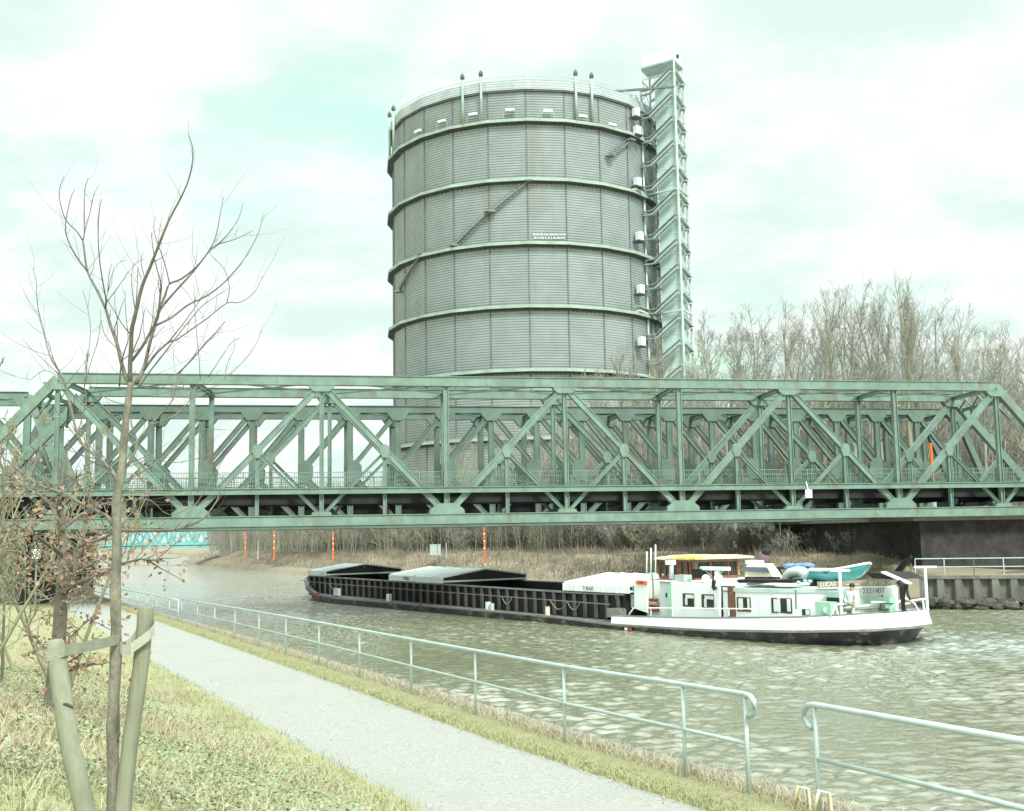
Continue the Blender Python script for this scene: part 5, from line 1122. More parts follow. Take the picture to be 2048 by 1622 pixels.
for u, v in ((1597, 1165), (1610, 1162), (1620, 1163)): s, zz = sb(u, v, -2.8); MB().ball(bw(s, -2.8, zz), .11, (1.1, 1, .8), 8).build('small_vent', M_mint, barge, True)
# stern masts, rails, winch, awning
GA2 = math.atan2(gd.y, gd.x)
for (ut, vt, ub, vb, ins, x0, x1) in ((1681.5, 1140, 1684, 1214, .35, 1664, 1701), (1851, 1133, 1855, 1206, .3, 1832, 1872)):
    lo_ = dp(ub, vb, ins); hi_ = lo_.copy(); hi_.z = z_at(lo_, vt); sc_ = V((lo_.x, lo_.y, 0)).length / FPX; sx = V((lo_.y, -lo_.x, 0)).normalized()
    m_ = MB().tube([hi_, lo_ - V((0, 0, .4))], .075, 7).build('light_mast', M_whitec, barge); MB().bar(hi_ - sx * (ut - x0) * sc_, hi_ + sx * (x1 - ut) * sc_, .10, .10).build('crossbar', M_whitec, m_)
for pts, ins in (([(1664, 1230), (1671, 1212), (1678, 1208), (1690, 1208)], .25), ([(1677, 1230), (1673, 1212)], .25), ([(1791, 1222), (1796, 1206), (1805, 1199), (1812, 1196.5), (1822, 1200), (1831, 1208), (1837, 1220)], .35), ([(1811, 1197), (1812, 1189)], .35), ([(1824, 1201.5), (1840, 1199), (1855, 1197)], .2), ([(1808, 1208), (1822, 1206)], .5), ([(1847, 1199), (1849, 1220)], .2), ([(1854, 1198), (1857, 1219)], .2), ([(1744, 1204), (1772, 1204), (1800, 1204)], .3)):
    base_ = [dp(u, v, ins) for u, v in pts]; MB().tube(base_, .05, 6).build('rail', M_whitec, barge)
def dbox(u, v, ins, sz, m, nm, rz=0): return MB().box(dp(u, v, ins), sz, GA2 + rz).build(nm, m, barge)
def dtube(nm, pts, r, m, ins, n=8): return MB().tube([dp(u, v, ins) for u, v in pts], r, n).build(nm, m, barge, True)
dbox(1655, 1218, .55, (.95, .6, .7), M_mint, 'capstan'); dtube('capstan_drum', [(1648, 1222), (1655, 1222)], .2, M_mint, .3, 10)
dbox(1672, 1191, 1.0, (1.0, .3, .4), M_pale, 'locker'); dbox(1672, 1202, .95, (.8, .3, .35), M_black, 'locker_opening'); dbox(1689, 1197, .85, (.12, .3, .95), M_mint, 'locker_door')
dbox(1766, 1199, .8, (1.15, .5, .26), M_mint, 'anchor_winch'); dbox(1764, 1211, .8, (.9, .5, .2), M_mint, 'winch_bed'); dbox(1775, 1216, .7, (.7, .5, .3), M_mint, 'winch_gearbox')
dtube('winch_drum', [(1762, 1211), (1770, 1211)], .22, M_hullgrey, .5, 12); dtube('winch_drum', [(1779, 1213), (1784, 1213)], .26, M_mint, .5, 12); dtube('winch_shaft', [(1682, 1222), (1720, 1218), (1760, 1214)], .055, M_hullgrey, .45); dtube('winch_pipe', [(1682, 1217), (1720, 1213), (1760, 1209)], .075, M_pale, .5)
dtube('ventilator', [(1766, 1197), (1766, 1189)], .05, M_hullgrey, .9, 6)
aw = MB(); aw.prism([sp(1762, 1143, -1.9), sp(1815, 1166, -1.9), sp(1815, 1168.5, -1.9), sp(1762, 1146, -1.9)], gn * .35); aw.build('awning', M_whitec, barge)
ad_ = MB(); ad_.prism([sp(1733, 1145, -1.7), sp(1766, 1146, -1.7), sp(1790, 1159, -1.7), sp(1745, 1157, -1.7), sp(1736, 1150, -1.7)], gn * 2.2); ad_.build('covered_gear', M_black, barge)
ap_ = MB(); ap_.tube([sp(1797, 1163, -1.9), sp(1806, 1172, -1.9), sp(1805, 1195, -1.9), sp(1808, 1222, -1.9)], [.14, .18, .12, .12], 6); ap_.tube([sp(1814, 1168, -1.9), sp(1815, 1188, -1.9), sp(1820, 1200, -1.9)], .06, 5); ap_.build('awning_frame', M_black, barge)
bm = MB(); bm.bar(sp(1789, 1146, .5), sp(1812, 1119, .5), .12, .12); bm.bar(sp(1797, 1148, .5), sp(1823, 1113, .5), .12, .12)
for t in range(6): a, b = sp(1789, 1146, .5).lerp(sp(1812, 1119, .5), t / 5), sp(1797, 1148, .5).lerp(sp(1823, 1113, .5), t / 5); bm.bar(a, b, .07, .07)
bm.build('raised_ladder', M_black, barge)
# deck clutter in the shade at the stern
#rd_ = MB(); rd_.prism([bw(-.2, -.12, .2), bw(-1.3, -.12, .35), bw(-1.3, -.12, -.8), bw(-.2, -.12, -.8)], gn * .24); 

# turquoise dinghy on the roof ------------------------------------------------
dW = -1.75
dc = dW + .8; a, _ = sb(1604, 1145, dc); b, _ = sb(1740, 1135, dc); zt0 = sb(1606, 1139, dc)[1]; zt1 = sb(1670, 1140, dc)[1]; ztb = sb(1738, 1126, dc)[1]; zk = sb(1660, 1163, dW + .3)[1]
din = thing('dinghy', bw((a + b) / 2, dW + .8, zk), 'turquoise open dinghy with upswept bow lying on the barge deckhouse roof', 'rowing boat')
db = MB(); NN = 22; ring_n = 9; inner = []
for i in range(NN + 1):
    t = i / NN; s = a + (b - a) * t; hwd = .82 * (0.72 + .9 * t * (1 - t)) * (1 if t < .72 else math.sqrt(max(0.0008, 1 - ((t - .72) / .28) ** 2)))
    zg = zt1 + (zt0 - zt1) * (1 - t) ** 2 + (ztb - zt1) * max(0, (t - .35) / .65) ** 2; zkk = zk + (zg - zk) * (max(0, (t - .62) / .38) ** 2.2) * .93
    sk = s + (a - b) * (.13 * 0) 
    for j in range(ring_n):
        q = j / (ring_n - 1) * 2 - 1; ww = hwd * math.copysign(abs(q) ** .55, q) if q else 0; f_ = abs(q) ** 2.2
        db.v.append(bw(s, dW + .8 + hwd * math.sin(q * math.pi / 2), zkk + (zg - zkk) * (1 - math.cos(q * math.pi / 2)) ** .9))
for i in range(NN):
    for j in range(ring_n - 1): q = i * ring_n + j; db.f.append((q, q + 1, q + 1 + ring_n, q + ring_n))
db.f.append(tuple(range(ring_n)))
hl = db.build('hull', M_teal, din, True)
gw = MB()
for jj in (0, ring_n - 1): gw.tube([db.v[i * ring_n + jj] for i in range(NN + 1)], .06, 5)
gw.build('gunwale', M_whitec, din)
for t_ in (.2, .5, .75):
    i = int(t_ * NN); p, q = db.v[i * ring_n], db.v[i * ring_n + ring_n - 1]; MB().bar(p - V((0, 0, .15)), q - V((0, 0, .15)), .3, .05, gd).build('thwart', M_wood, din)
MB().tube([db.v[NN * ring_n] + V((0, 0, .03)), db.v[(NN - 2) * ring_n + 4] , db.v[int(NN * .7) * ring_n + 4]], .035, 5).build('stem_band', M_whitec, din)
for t_ in (.3, .62): i = int(t_ * NN); c = db.v[i * ring_n + 4]; MB().box(c - V((0, 0, .10)), (.16, 1.4, .3), math.atan2(gd.y, gd.x)).build('cradle', M_black, din)

# ------------------------------------------------------------------ person on the side deck
def skin_mesh(name, nodes, edges, m, par, sub=2):
    """nodes: [(point, radius)]; first node is the root of the skin"""
    me = bpy.data.meshes.new(name); me.from_pydata([tuple(p) for p, r in nodes], edges, []); o = bpy.data.objects.new(name, me); COL.objects.link(o)
    md = o.modifiers.new('skin', 'SKIN'); md.use_smooth_shade = True
    for i, (p, r) in enumerate(nodes):
        sv_ = me.skin_vertices[0].data[i]; rr_ = r if isinstance(r, tuple) else (r, r); sv_.radius = rr_; sv_.use_root = (i == 0)
    sbd = o.modifiers.new('sub', 'SUBSURF'); sbd.levels = sbd.render_levels = sub
    bpy.context.view_layer.update(); ev = o.evaluated_get(bpy.context.evaluated_depsgraph_get()); me2 = bpy.data.meshes.new_from_object(ev)
    bpy.data.objects.remove(o); me2.materials.clear(); me2.materials.append(m); o0 = parent_loc(par)
    for v in me2.vertices: v.co -= o0
    o2 = bpy.data.objects.new(name, me2); COL.objects.link(o2); o2.parent = par; return o2
PO = dp(1704, 1233, .62); PO.z = zlow(3.5) + .04; Hh = z_at(PO, 1167.5) - PO.z
per = thing('person', PO, 'person in pale shirt and trousers with dark hair standing working on the stern side deck', 'person')
K = Hh / 1.75; O = PO.copy(); ex = -gd; ey = -gn       # ex: towards the stern (right in the picture), ey: towards the camera
def pp(x, y, z): return O + ex * x * K + ey * y * K + V((0, 0, z * K))
bodyN = [(pp(-.02, 0, .95), .13 * K), (pp(0, 0, 1.15), .115 * K), (pp(.02, 0, 1.38), .13 * K), (pp(.04, 0, 1.50), .06 * K), (pp(.06, 0, 1.60), .085 * K), (pp(.065, 0, 1.68), .085 * K),
  (pp(-.14, .0, 1.43), .06 * K), (pp(-.24, .03, 1.18), .045 * K), (pp(-.10, .2, 1.02), .034 * K),
  (pp(.20, .02, 1.42), .06 * K), (pp(.29, .05, 1.17), .045 * K), (pp(.34, .25, 1.03), .034 * K), (pp(.36, .33, 1.0), .042 * K),
  (pp(-.10, 0, .88), .095 * K), (pp(-.11, .05, .48), .06 * K), (pp(-.11, .0, .09), .045 * K), (pp(-.10, .13, .04), .04 * K),
  (pp(.08, 0, .88), .095 * K), (pp(.13, .07, .48), .06 * K), (pp(.15, .02, .09), .045 * K), (pp(.16, .15, .04), .04 * K), (pp(-.06, .28, .99), .042 * K)]
ed_ = [(0, 1), (1, 2), (2, 3), (3, 4), (4, 5), (2, 6), (6, 7), (7, 8), (2, 9), (9, 10), (10, 11), (11, 12), (0, 13), (13, 14), (14, 15), (15, 16), (0, 17), (17, 18), (18, 19), (19, 20), (8, 21)]
skin_mesh('body', bodyN, ed_, M_skin, per)
skin_mesh('shirt', [(pp(-.02, 0, .92), .155 * K), (pp(0, 0, 1.15), .14 * K), (pp(.02, 0, 1.38), .155 * K), (pp(.035, 0, 1.46), .08 * K), (pp(-.15, .0, 1.42), .08 * K), (pp(-.245, .03, 1.18), .065 * K), (pp(-.12, .17, 1.04), .052 * K), (pp(.21, .02, 1.41), .08 * K), (pp(.295, .05, 1.17), .065 * K), (pp(.335, .21, 1.05), .052 * K)], [(0, 1), (1, 2), (2, 3), (2, 4), (4, 5), (5, 6), (2, 7), (7, 8), (8, 9)], M_shirt, per)
skin_mesh('trousers', [(pp(-.01, 0, .95), .15 * K), (pp(-.10, 0, .85), .115 * K), (pp(-.11, .05, .48), .08 * K), (pp(-.11, .0, .12), .07 * K), (pp(.09, 0, .85), .115 * K), (pp(.13, .07, .48), .08 * K), (pp(.15, .02, .12), .07 * K)], [(0, 1), (1, 2), (2, 3), (0, 4), (4, 5), (5, 6)], M_trous, per)
MB().ball(pp(.055, -.025, 1.69), .115 * K, (1, 1, .92), 12).build('hair', M_hair, per, True)
for x, y in ((-.10, .08), (.16, .1)): MB().ball(pp(x, y, .05), .07 * K, (1.0, 1.6, .8), 8).build('shoe', M_hair, per, True)
# hands: palm, four fingers and a thumb each
for hx, hy, hz, sg_ in ((.365, .35, .99, 1), (-.05, .31, .98, -1)):
    hm = MB(); c = pp(hx, hy, hz); hm.ball(c, .045 * K, (.9, 1.1, .55), 8)
    for q in range(4): f0 = pp(hx + (q - 1.5) * .02, hy + .035, hz); hm.tube([f0, f0 + ey * .035 * K, f0 + ey * .05 * K - V((0, 0, .03 * K))], [.0105 * K, .0095 * K, .007 * K], 6)
    hm.tube([pp(hx - sg_ * .035, hy + .0, hz), pp(hx - sg_ * .06, hy + .03, hz - .02)], [.012 * K, .009 * K], 6); hm.build('hand', M_skin, per, True)
# wash and foam behind the stern
#@@ENDBARGE
# ------------------------------------------------------------------ canal-side railings
def fence_pt(u, v):
    """where a line of sight meets the vertical sheet above the fence line"""
    d = ray(u, v); k = d.x / d.y
    lo, hi = 4.0, 400.0
    for _ in range(60):
        y = (lo + hi) / 2
        if k * y > fx(y): hi = y
        else: lo = y
    return V((fx(lo), lo, EYE.z + d.z / d.y * lo))
def railing(tops, label, left_end=None, right_end=None, r=.024, posts=None):
    P = [fence_pt(u, v) for u, v in tops]; b = P[-1]
    t = thing('metal_railing', V((b.x, b.y, pz(b.y))), label, 'railing', 'galvanised railings along the towpath')
    # smooth the rail height: straight rails from post to post
    H = [1.08] * len(P); Pt = [V((p.x, p.y, pz(p.y) + .06 + 1.08)) for p in P]
    Pt = [V((q.x, q.y, .65 * q.z + .35 * p.z)) for p, q in zip(P, Pt)]
    rail = [p.copy() for p in Pt]
    dirn = (rail[-1] - rail[-2]).normalized()
    def curl(p, d): return [p + d * .10 + V((0, 0, -.012)), p + d * .17 + V((0, 0, -.07)), p + d * .17 + V((0, 0, -.15)), p + d * .12 + V((0, 0, -.21)), p + d * .05 + V((0, 0, -.23))]
    if right_end: rail = rail + curl(rail[-1], dirn)
    if left_end: d0 = (rail[0] - rail[1]).normalized(); rail = curl(rail[0], d0)[::-1] + rail
    MB().tube(rail, r * 1.3, 10).build('top_rail', M_galv, t, True)
    MB().tube([p - V((0, 0, .52)) for p in Pt], r * .95, 8).build('middle_rail', M_galv, t, True)
    for p in Pt: MB().tube([V((p.x, p.y, pz(p.y) - .1)), p - V((0, 0, .0))], r, 8).build('post', M_galv, t, True); 
    return t
railing([(364, 1197), (395, 1203), (430, 1208), (470, 1214), (518, 1222), (572, 1231), (638, 1243), (719, 1259), (822, 1278), (950, 1299), (1127, 1330), (1365, 1367), (1490, 1388)], 'long galvanised railing with curled right end between the towpath and the canal', right_end=True)
railing([(1629, 1404), (2180, 1495)], 'galvanised railing with curled left end at the lower right corner', left_end=True)
railing([(143, 1168), (158, 1170), (173, 1172.5), (189, 1174), (205, 1176), (222, 1178.5), (240, 1181), (258, 1184), (275, 1187), (295, 1191), (314, 1196), (339, 1201), (357, 1205)], 'distant thin railing running towards the dark pier behind the sapling')
# ladder with yellow handles in the gap
b = fence_pt(1590, 1600); yb = 10.9
ld = thing('quay_ladder', V((fx(yb) + .8, yb, 2.6)), 'quay ladder with two yellow handles in the gap between railings', 'ladder')
for u, v0, v1 in ((1566, 1567, 1592), (1606, 1575, 1602)):
    p = atP(u, v1, V((0, 1, 0)), 11.3); q = V((p.x, p.y, 0)); x = lerp([(0, 0), (1, 1)], 0)
    yy = 11.9 if u < 1590 else 11.35; x = (u - 1024) / FPX * yy; zt_ = atY(u, v0, yy).z; zb_ = atY(u - 9, v1, yy).z
    MB().tube([V((x - .05, yy, zb_ - .12)), V((x, yy, zt_ - .03)), V((x + .10, yy + .02, zt_ - .06)), V((x + .14, yy, zb_ - .7))], .02, 8).build('handle', M_yellow, ld, True)
for k in range(7): z = 2.35 - k * .3; xa = (1566 - 1024) / FPX * 11.9 + .12; xb = (1606 - 1024) / FPX * 11.35 + .13; MB().tube([(xa, 11.9, z), (xb, 11.35, z)], .015, 6).build('rung', M_yellow, ld)

# ------------------------------------------------------------------ foreground sapling, stakes, ties
def groundz(x, y): return bankz(x, y) if x < fx(y) - pathw(y) else pz(y)
DS = 5.7
def zc2(pts, dep, rad, m_, name, par, z2px=True, dd=0.0, n=6, k0=0):
    """poly-line given on the picture, carried at its own distance; dd = how much farther its tip stands than its root"""
    L = len(pts); out = []
    for i, (a, b) in enumerate(pts):
        u, v = (a / 3.12, 260 + b / 3.12) if z2px else (a, b); y = dep + dd * i / max(1, L - 1); out.append(atY(u, v, y))
    # subdivide smoothly
    res = []
    for i in range(L - 1):
        p0, p1, p2, p3 = out[max(0, i - 1)], out[i], out[i + 1], out[min(L - 1, i + 2)]
        for t in (0, .34, .67): res.append(.5 * ((2 * p1) + (p2 - p0) * t + (2 * p0 - 5 * p1 + 4 * p2 - p3) * t * t + (-p0 + 3 * p1 - 3 * p2 + p3) * t ** 3))
    res.append(out[-1]); r0, r1 = rad; kk = len(res)
    rs = [r0 + (r1 - r0) * (i / (kk - 1)) ** .8 for i in range(kk)]
    return res, rs
tb = atY(236, 1622, DS - .25); tb = V((tb.x - .03, tb.y, groundz(tb.x, tb.y)))
sap = thing('sapling', tb, 'young bare sapling in the foreground tied between two wooden stakes', 'tree')
tk, tr_ = zc2([(232, 1700), (227, 1622), (226, 1450), (232, 1300), (231, 1180), (234, 1100), (233, 1000), (242, 950), (250, 860), (257, 800), (262, 765)], DS - .2, (.034, .015), None, None, None, False, .2)
tk = [V((tb.x, tb.y, tb.z - .1))] + tk; tr_ = [.04] + tr_
tr_ = [r * (1 + .10 * math.sin(i * 2.1)) for i, r in enumerate(tr_)]
MB().tube(tk, tr_, 10).build('trunk', M_sap, sap, True)
BR = [  # points in a 3.12x enlargement of the crown, start radius (mm), end radius, depth drift
 ([(815, 1585), (785, 1540), (755, 1440), (730, 1330), (690, 1220), (657, 1110), (600, 990), (545, 880), (522, 720), (517, 690), (527, 640), (525, 500), (530, 370), (550, 300)], 13, 1.3, .5),
 ([(545, 880), (470, 780), (415, 660), (412, 560), (440, 430), (465, 370)], 5, 1, .2), ([(517, 690), (475, 628), (410, 560), (375, 450), (370, 370), (400, 290)], 3.4, .9, -.2),
 ([(657, 1110), (662, 1060), (640, 940), (620, 800), (612, 650), (620, 500), (635, 430)], 5, .9, -.4), ([(665, 1075), (730, 990), (830, 850), (900, 800)], 3, .8, .3),
 ([(527, 640), (560, 520), (580, 420), (620, 340)], 2.2, .8, .1), ([(672, 1010), (680, 900), (697, 840)], 2.2, .8, .1), ([(675, 1000), (700, 900), (740, 830), (790, 815)], 1.8, .7, .2),
 ([(815, 1585), (811, 1480), (818, 1350), (822, 1250), (845, 1150), (885, 980), (935, 860), (970, 770), (1010, 670), (1060, 550), (1130, 420), (1180, 300), (1203, 180), (1200, 100), (1175, 25)], 14, 1.1, -.5),
 ([(818, 1445), (885, 1355), (950, 1240), (985, 1170), (990, 1120), (1005, 1000), (1003, 950), (970, 830), (950, 700), (945, 640)], 9, 1, -.3),
 ([(845, 1130), (825, 1000), (822, 900), (840, 830)], 3, .8, .2), ([(845, 1130), (855, 1000), (860, 870), (858, 845)], 3, .8, .1), ([(860, 860), (880, 930), (875, 900)], 1.5, .7, .1),
 ([(850, 1580), (900, 1480), (930, 1350), (965, 1220), (1000, 1120), (1100, 1000), (1200, 890), (1310, 745), (1350, 650), (1375, 520), (1395, 420)], 11, 1.1, .5),
 ([(1310, 745), (1360, 712), (1430, 640), (1490, 550), (1518, 450)], 4.5, .9, .2), ([(1360, 712), (1470, 680), (1575, 630)], 3, .9, .1),
 ([(965, 1222), (1070, 1170), (1175, 1090), (1290, 1035), (1400, 950), (1510, 825), (1580, 710), (1620, 620), (1643, 520)], 7, 1, .6),
 ([(850, 1580), (905, 1490), (970, 1400), (1055, 1322), (1100, 1310), (1200, 1240), (1300, 1170), (1415, 1080), (1500, 1075), (1590, 1010), (1640, 910)], 8, 1, .8),
 ([(1055, 1322), (1090, 1275), (1150, 1200), (1200, 1130), (1290, 1000)], 5, .9, .2), ([(1415, 1080), (1432, 980), (1400, 870), (1330, 795)], 2.6, .8, .1),
 ([(985, 1140), (1030, 1030), (1058, 960), (1130, 930), (1230, 850), (1310, 748)], 6, 3.5, .1), ([(1058, 960), (1030, 840), (985, 710), (960, 620), (965, 540)], 3.2, .8, -.2),
 ([(870, 1600), (940, 1500), (1020, 1400), (1110, 1280), (1250, 1110), (1330, 1050), (1420, 990)], 5, .9, .7), ([(985, 710), (1000, 600), (1015, 550)], 1.6, .7, 0),
 ([(1110, 1520), (1200, 1430), (1280, 1330), (1340, 1270), (1405, 1195)], 5, 1.6, .3), ([(1300, 1540), (1380, 1420), (1450, 1320), (1500, 1300)], 2.4, .8, .2), ([(1430, 1530), (1540, 1420), (1600, 1330), (1630, 1250)], 2.2, .8, .3),
 ([(755, 1440), (800, 1410), (840, 1385), (950, 1300), (1030, 1220)], 3.2, .8, .2), ([(757, 1450), (780, 1370), (800, 1300), (785, 1150), (780, 1000)], 3.6, .8, -.2), ([(745, 1600), (752, 1500), (757, 1450)], 5, 4, 0),
 ([(750, 1380), (660, 1290), (630, 1180), (628, 1120)], 2, .7, .3), ([(525, 1600), (540, 1500), (545, 1390)], 3, 1.8, .2), ([(530, 1590), (570, 1440), (610, 1320), (630, 1180)], 2.4, .8, .4), ([(545, 1450), (562, 1300), (562, 1200), (540, 1080), (515, 1000)], 1.8, .7, .2),
 ([(1250, 1560), (1240, 1400), (1225, 1250), (1215, 1100), (1210, 960)], 2, .7, -.3), ([(1405, 1560), (1415, 1470), (1460, 1370), (1465, 1290)], 2, .7, .2)]
LOW = [  # lower branches, picture coordinates
 ([(236, 960), (222, 940), (200, 918), (172, 895), (155, 870), (138, 800), (127, 760), (118, 742), (100, 712), (84, 650), (75, 610), (72, 560), (66, 535)], 12, 1, .6), ([(155, 870), (172, 800), (168, 760), (175, 700)], 4, 1, .3), ([(127, 760), (90, 740), (60, 760), (52, 750)], 2.4, .8, .1),
 ([(236, 955), (252, 935), (270, 905), (273, 880), (263, 850), (262, 830)], 9, 3, .3), ([(268, 890), (300, 850), (345, 800), (358, 750), (400, 700), (445, 655)], 6, 1.2, .5), ([(300, 850), (350, 830), (390, 790), (440, 740)], 4, 1, .4),
 ([(226, 1048), (210, 1030), (170, 1012), (125, 985), (90, 975), (50, 950), (20, 925), (-8, 905)], 12, 3, .7), ([(125, 985), (100, 940), (85, 900), (60, 870)], 3, .9, .3), ([(170, 1012), (182, 960), (168, 900), (150, 850)], 3.2, .9, -.2),
 ([(232, 1060), (300, 1061), (350, 1058), (395, 1045), (425, 1015), (440, 985), (446, 950)], 9, 1.3, .5), ([(350, 1058), (405, 990), (440, 930), (470, 880)], 3, .9, .3),
 ([(228, 1062), (215, 1072), (185, 1083), (165, 1082), (135, 1062), (112, 1030), (95, 1000), (85, 970)], 10, 2, .5), ([(160, 1082), (150, 1110), (148, 1145), (135, 1175)], 8, 4, .1), ([(165, 1082), (180, 1040), (185, 1010), (172, 975)], 3.4, 1, .2),
 ([(238, 985), (290, 985), (350, 985), (400, 975)], 4, 1, .2), ([(250, 1000), (300, 1000), (340, 1030), (400, 1005)], 4, 1, .2), ([(240, 970), (290, 940), (340, 905), (390, 862), (450, 860)], 5, 1, .4), ([(240, 940), (300, 920), (360, 925), (430, 905)], 3.4, .9, .2),
 ([(262, 790), (300, 790), (335, 770), (390, 780), (440, 770)], 3, .9, .3), ([(258, 810), (220, 800), (180, 770), (170, 720)], 3, .9, .3), ([(300, 985), (292, 1020), (294, 1060)], 2, .9, .1), ([(345, 1003), (342, 1040)], 2, .9, .1), ([(395, 985), (400, 940), (402, 880), (380, 800), (350, 740), (348, 690)], 2.6, .8, .1)]
rt = random.Random(31); TW = []
for lst, zz in ((BR, True), (LOW, False)):
    for pts, r0, r1, ddp in lst:
        p, rs = zc2(pts, DS, (r0 / 1000, r1 / 1000 + .0004), None, None, None, zz, ddp * .8)
        MB().tube(p, rs, 6).build('branch', M_twig if (zz and r0 < 7) else mat('backlit_bark', (0.15, 0.14, 0.11), .85, .3, 14) if zz else M_sap, sap, True)  # crown branches darker than the trunk: backlit look put into the bark colour
        for i in range(2, len(p) - 1):
            if rt.random() < (.34 if zz else .85):
                d = (p[i] - p[i - 1]).normalized(); sd_ = V((rt.gauss(0, 1), rt.gauss(0, 1), rt.gauss(.3, .7))).normalized(); q = p[i]; dr = (d * .7 + sd_ * .75).normalized(); L_ = rt.uniform(.06, .30); r_ = max(.0009, rs[i] * .32); c = [q]
                for k in range(4): dr = (dr + V((rt.gauss(0, .13), rt.gauss(0, .13), .12))).normalized(); q = q + dr * L_ / 4; c.append(q)
                TW.append((c, r_))
tw_ = MB()
for c, r_ in TW: tw_.tube(c, [r_ * (1 - .15 * k) for k in range(5)], 4, False)
t_o = tw_.build('twigs', M_twig, sap); t_o['kind'] = 'stuff'
# stakes
def stake(pts, rad, label):
    P = [atY(u, v, y) for u, v, y in pts]; g = P[-1]; gz = groundz(g.x, g.y)
    t = thing('wooden_stake', V((g.x, g.y, gz)), label, 'stake', 'wooden stakes holding the sapling')
    d = (P[-1] - P[-2]).normalized(); k = (gz - .15 - P[-1].z) / d.z if d.z < 0 else 0; P.append(P[-1] + d * max(0, k))
    res = []
    for i in range(len(P) - 1):
        p0, p1, p2, p3 = P[max(0, i - 1)], P[i], P[i + 1], P[min(len(P) - 1, i + 2)]
        for q in range(5): x = q / 5; res.append(.5 * ((2 * p1) + (p2 - p0) * x + (2 * p0 - 5 * p1 + 4 * p2 - p3) * x * x + (-p0 + 3 * p1 - 3 * p2 + p3) * x ** 3))
    res.append(P[-1]); rs = [rad * (.94 if i == 0 else 1) * (1 + .03 * math.sin(i * 1.7)) for i in range(len(res))]
    MB().tube([res[0] + (res[0] - res[1]).normalized() * .012] + res, [rad * .8] + rs, 16).build('shaft', M_stake, t, True)
    return t, res
stA, pA = stake([(111, 1288, 5.05), (124, 1390, 4.98), (140, 1490, 4.92), (160, 1575, 4.88), (176, 1660, 4.84)], .041, 'warped pale stake leaning on the left side of the sapling')
stB, pB = stake([(292, 1218, 5.6), (283, 1320, 5.58), (268, 1430, 5.55), (255, 1530, 5.52), (243, 1650, 5.5)], .038, 'straight taller stake leaning on the right side of the sapling')
MB().tube([atY(105, 1410, 4.95), atY(133, 1408, 4.93), atY(147, 1414, 4.95)], .006, 6).build('wire', M_twig, stA)
def band(pts, wd, m, name, par, off=.004):
    b = MB(); n = len(pts)
    for i, p in enumerate(pts):
        b.v += [p + V((0, -.002, wd / 2)), p + V((0, -.002, -wd / 2)), p + V((0, .003, -wd / 2)), p + V((0, .003, wd / 2))]
    for i in range(n - 1):
        for j in range(4): k = (j + 1) % 4; b.f.append((i * 4 + j, i * 4 + k, i * 4 + 4 + k, i * 4 + 4 + j))
    b.f += [(0, 1, 2, 3), (4 * n - 4, 4 * n - 3, 4 * n - 2, 4 * n - 1)]
    return b.build(name, m, par)
def loop(c, rx, tilt, n=20, z=0): return [c + V((math.cos(a) * rx, math.sin(a) * rx, math.cos(a) * tilt + z)) for a in [2 * math.pi * i / n for i in range(n + 1)]]
ct = atY(232, 1292, 5.6)
tA = thing('tree_tie', atY(108, 1310, 5.05), 'grey-green webbing strap from the left stake round the sapling trunk', 'strap', 'webbing straps tying the sapling'); c = atY(109, 1308, 5.04)
band(loop(c, .047, .004), .05, M_strap, 'loop', tA)
band([atY(103, 1312, 4.99), atY(130, 1301, 5.0), atY(165, 1295, 5.15), atY(200, 1288, 5.35), atY(235, 1279, 5.53), atY(243, 1281, 5.57)], .048, M_strap, 'strap', tA)
tB = thing('tree_tie', atY(288, 1290, 5.6), 'paler webbing strap from the sapling trunk round the right stake', 'strap', 'webbing straps tying the sapling')
M_strap2 = mat('pale_strap_webbing', (0.42, 0.44, 0.35), .85, .12, 14, bump=.3, bscale=120)
band([atY(236, 1285, 5.57), atY(245, 1302, 5.53), atY(262, 1297, 5.5), atY(283, 1282, 5.52), atY(299, 1270, 5.53), atY(309, 1258, 5.56), atY(307, 1246, 5.64)], .052, M_strap2, 'strap', tB)
band([atY(243, 1300, 5.66), atY(262, 1283, 5.68), atY(276, 1262, 5.66), atY(280, 1250, 5.64)], .045, M_strap2, 'strap_return', tB); band(loop(atY(237, 1296, 5.6), .034, .006), .05, M_strap, 'loop', tB)

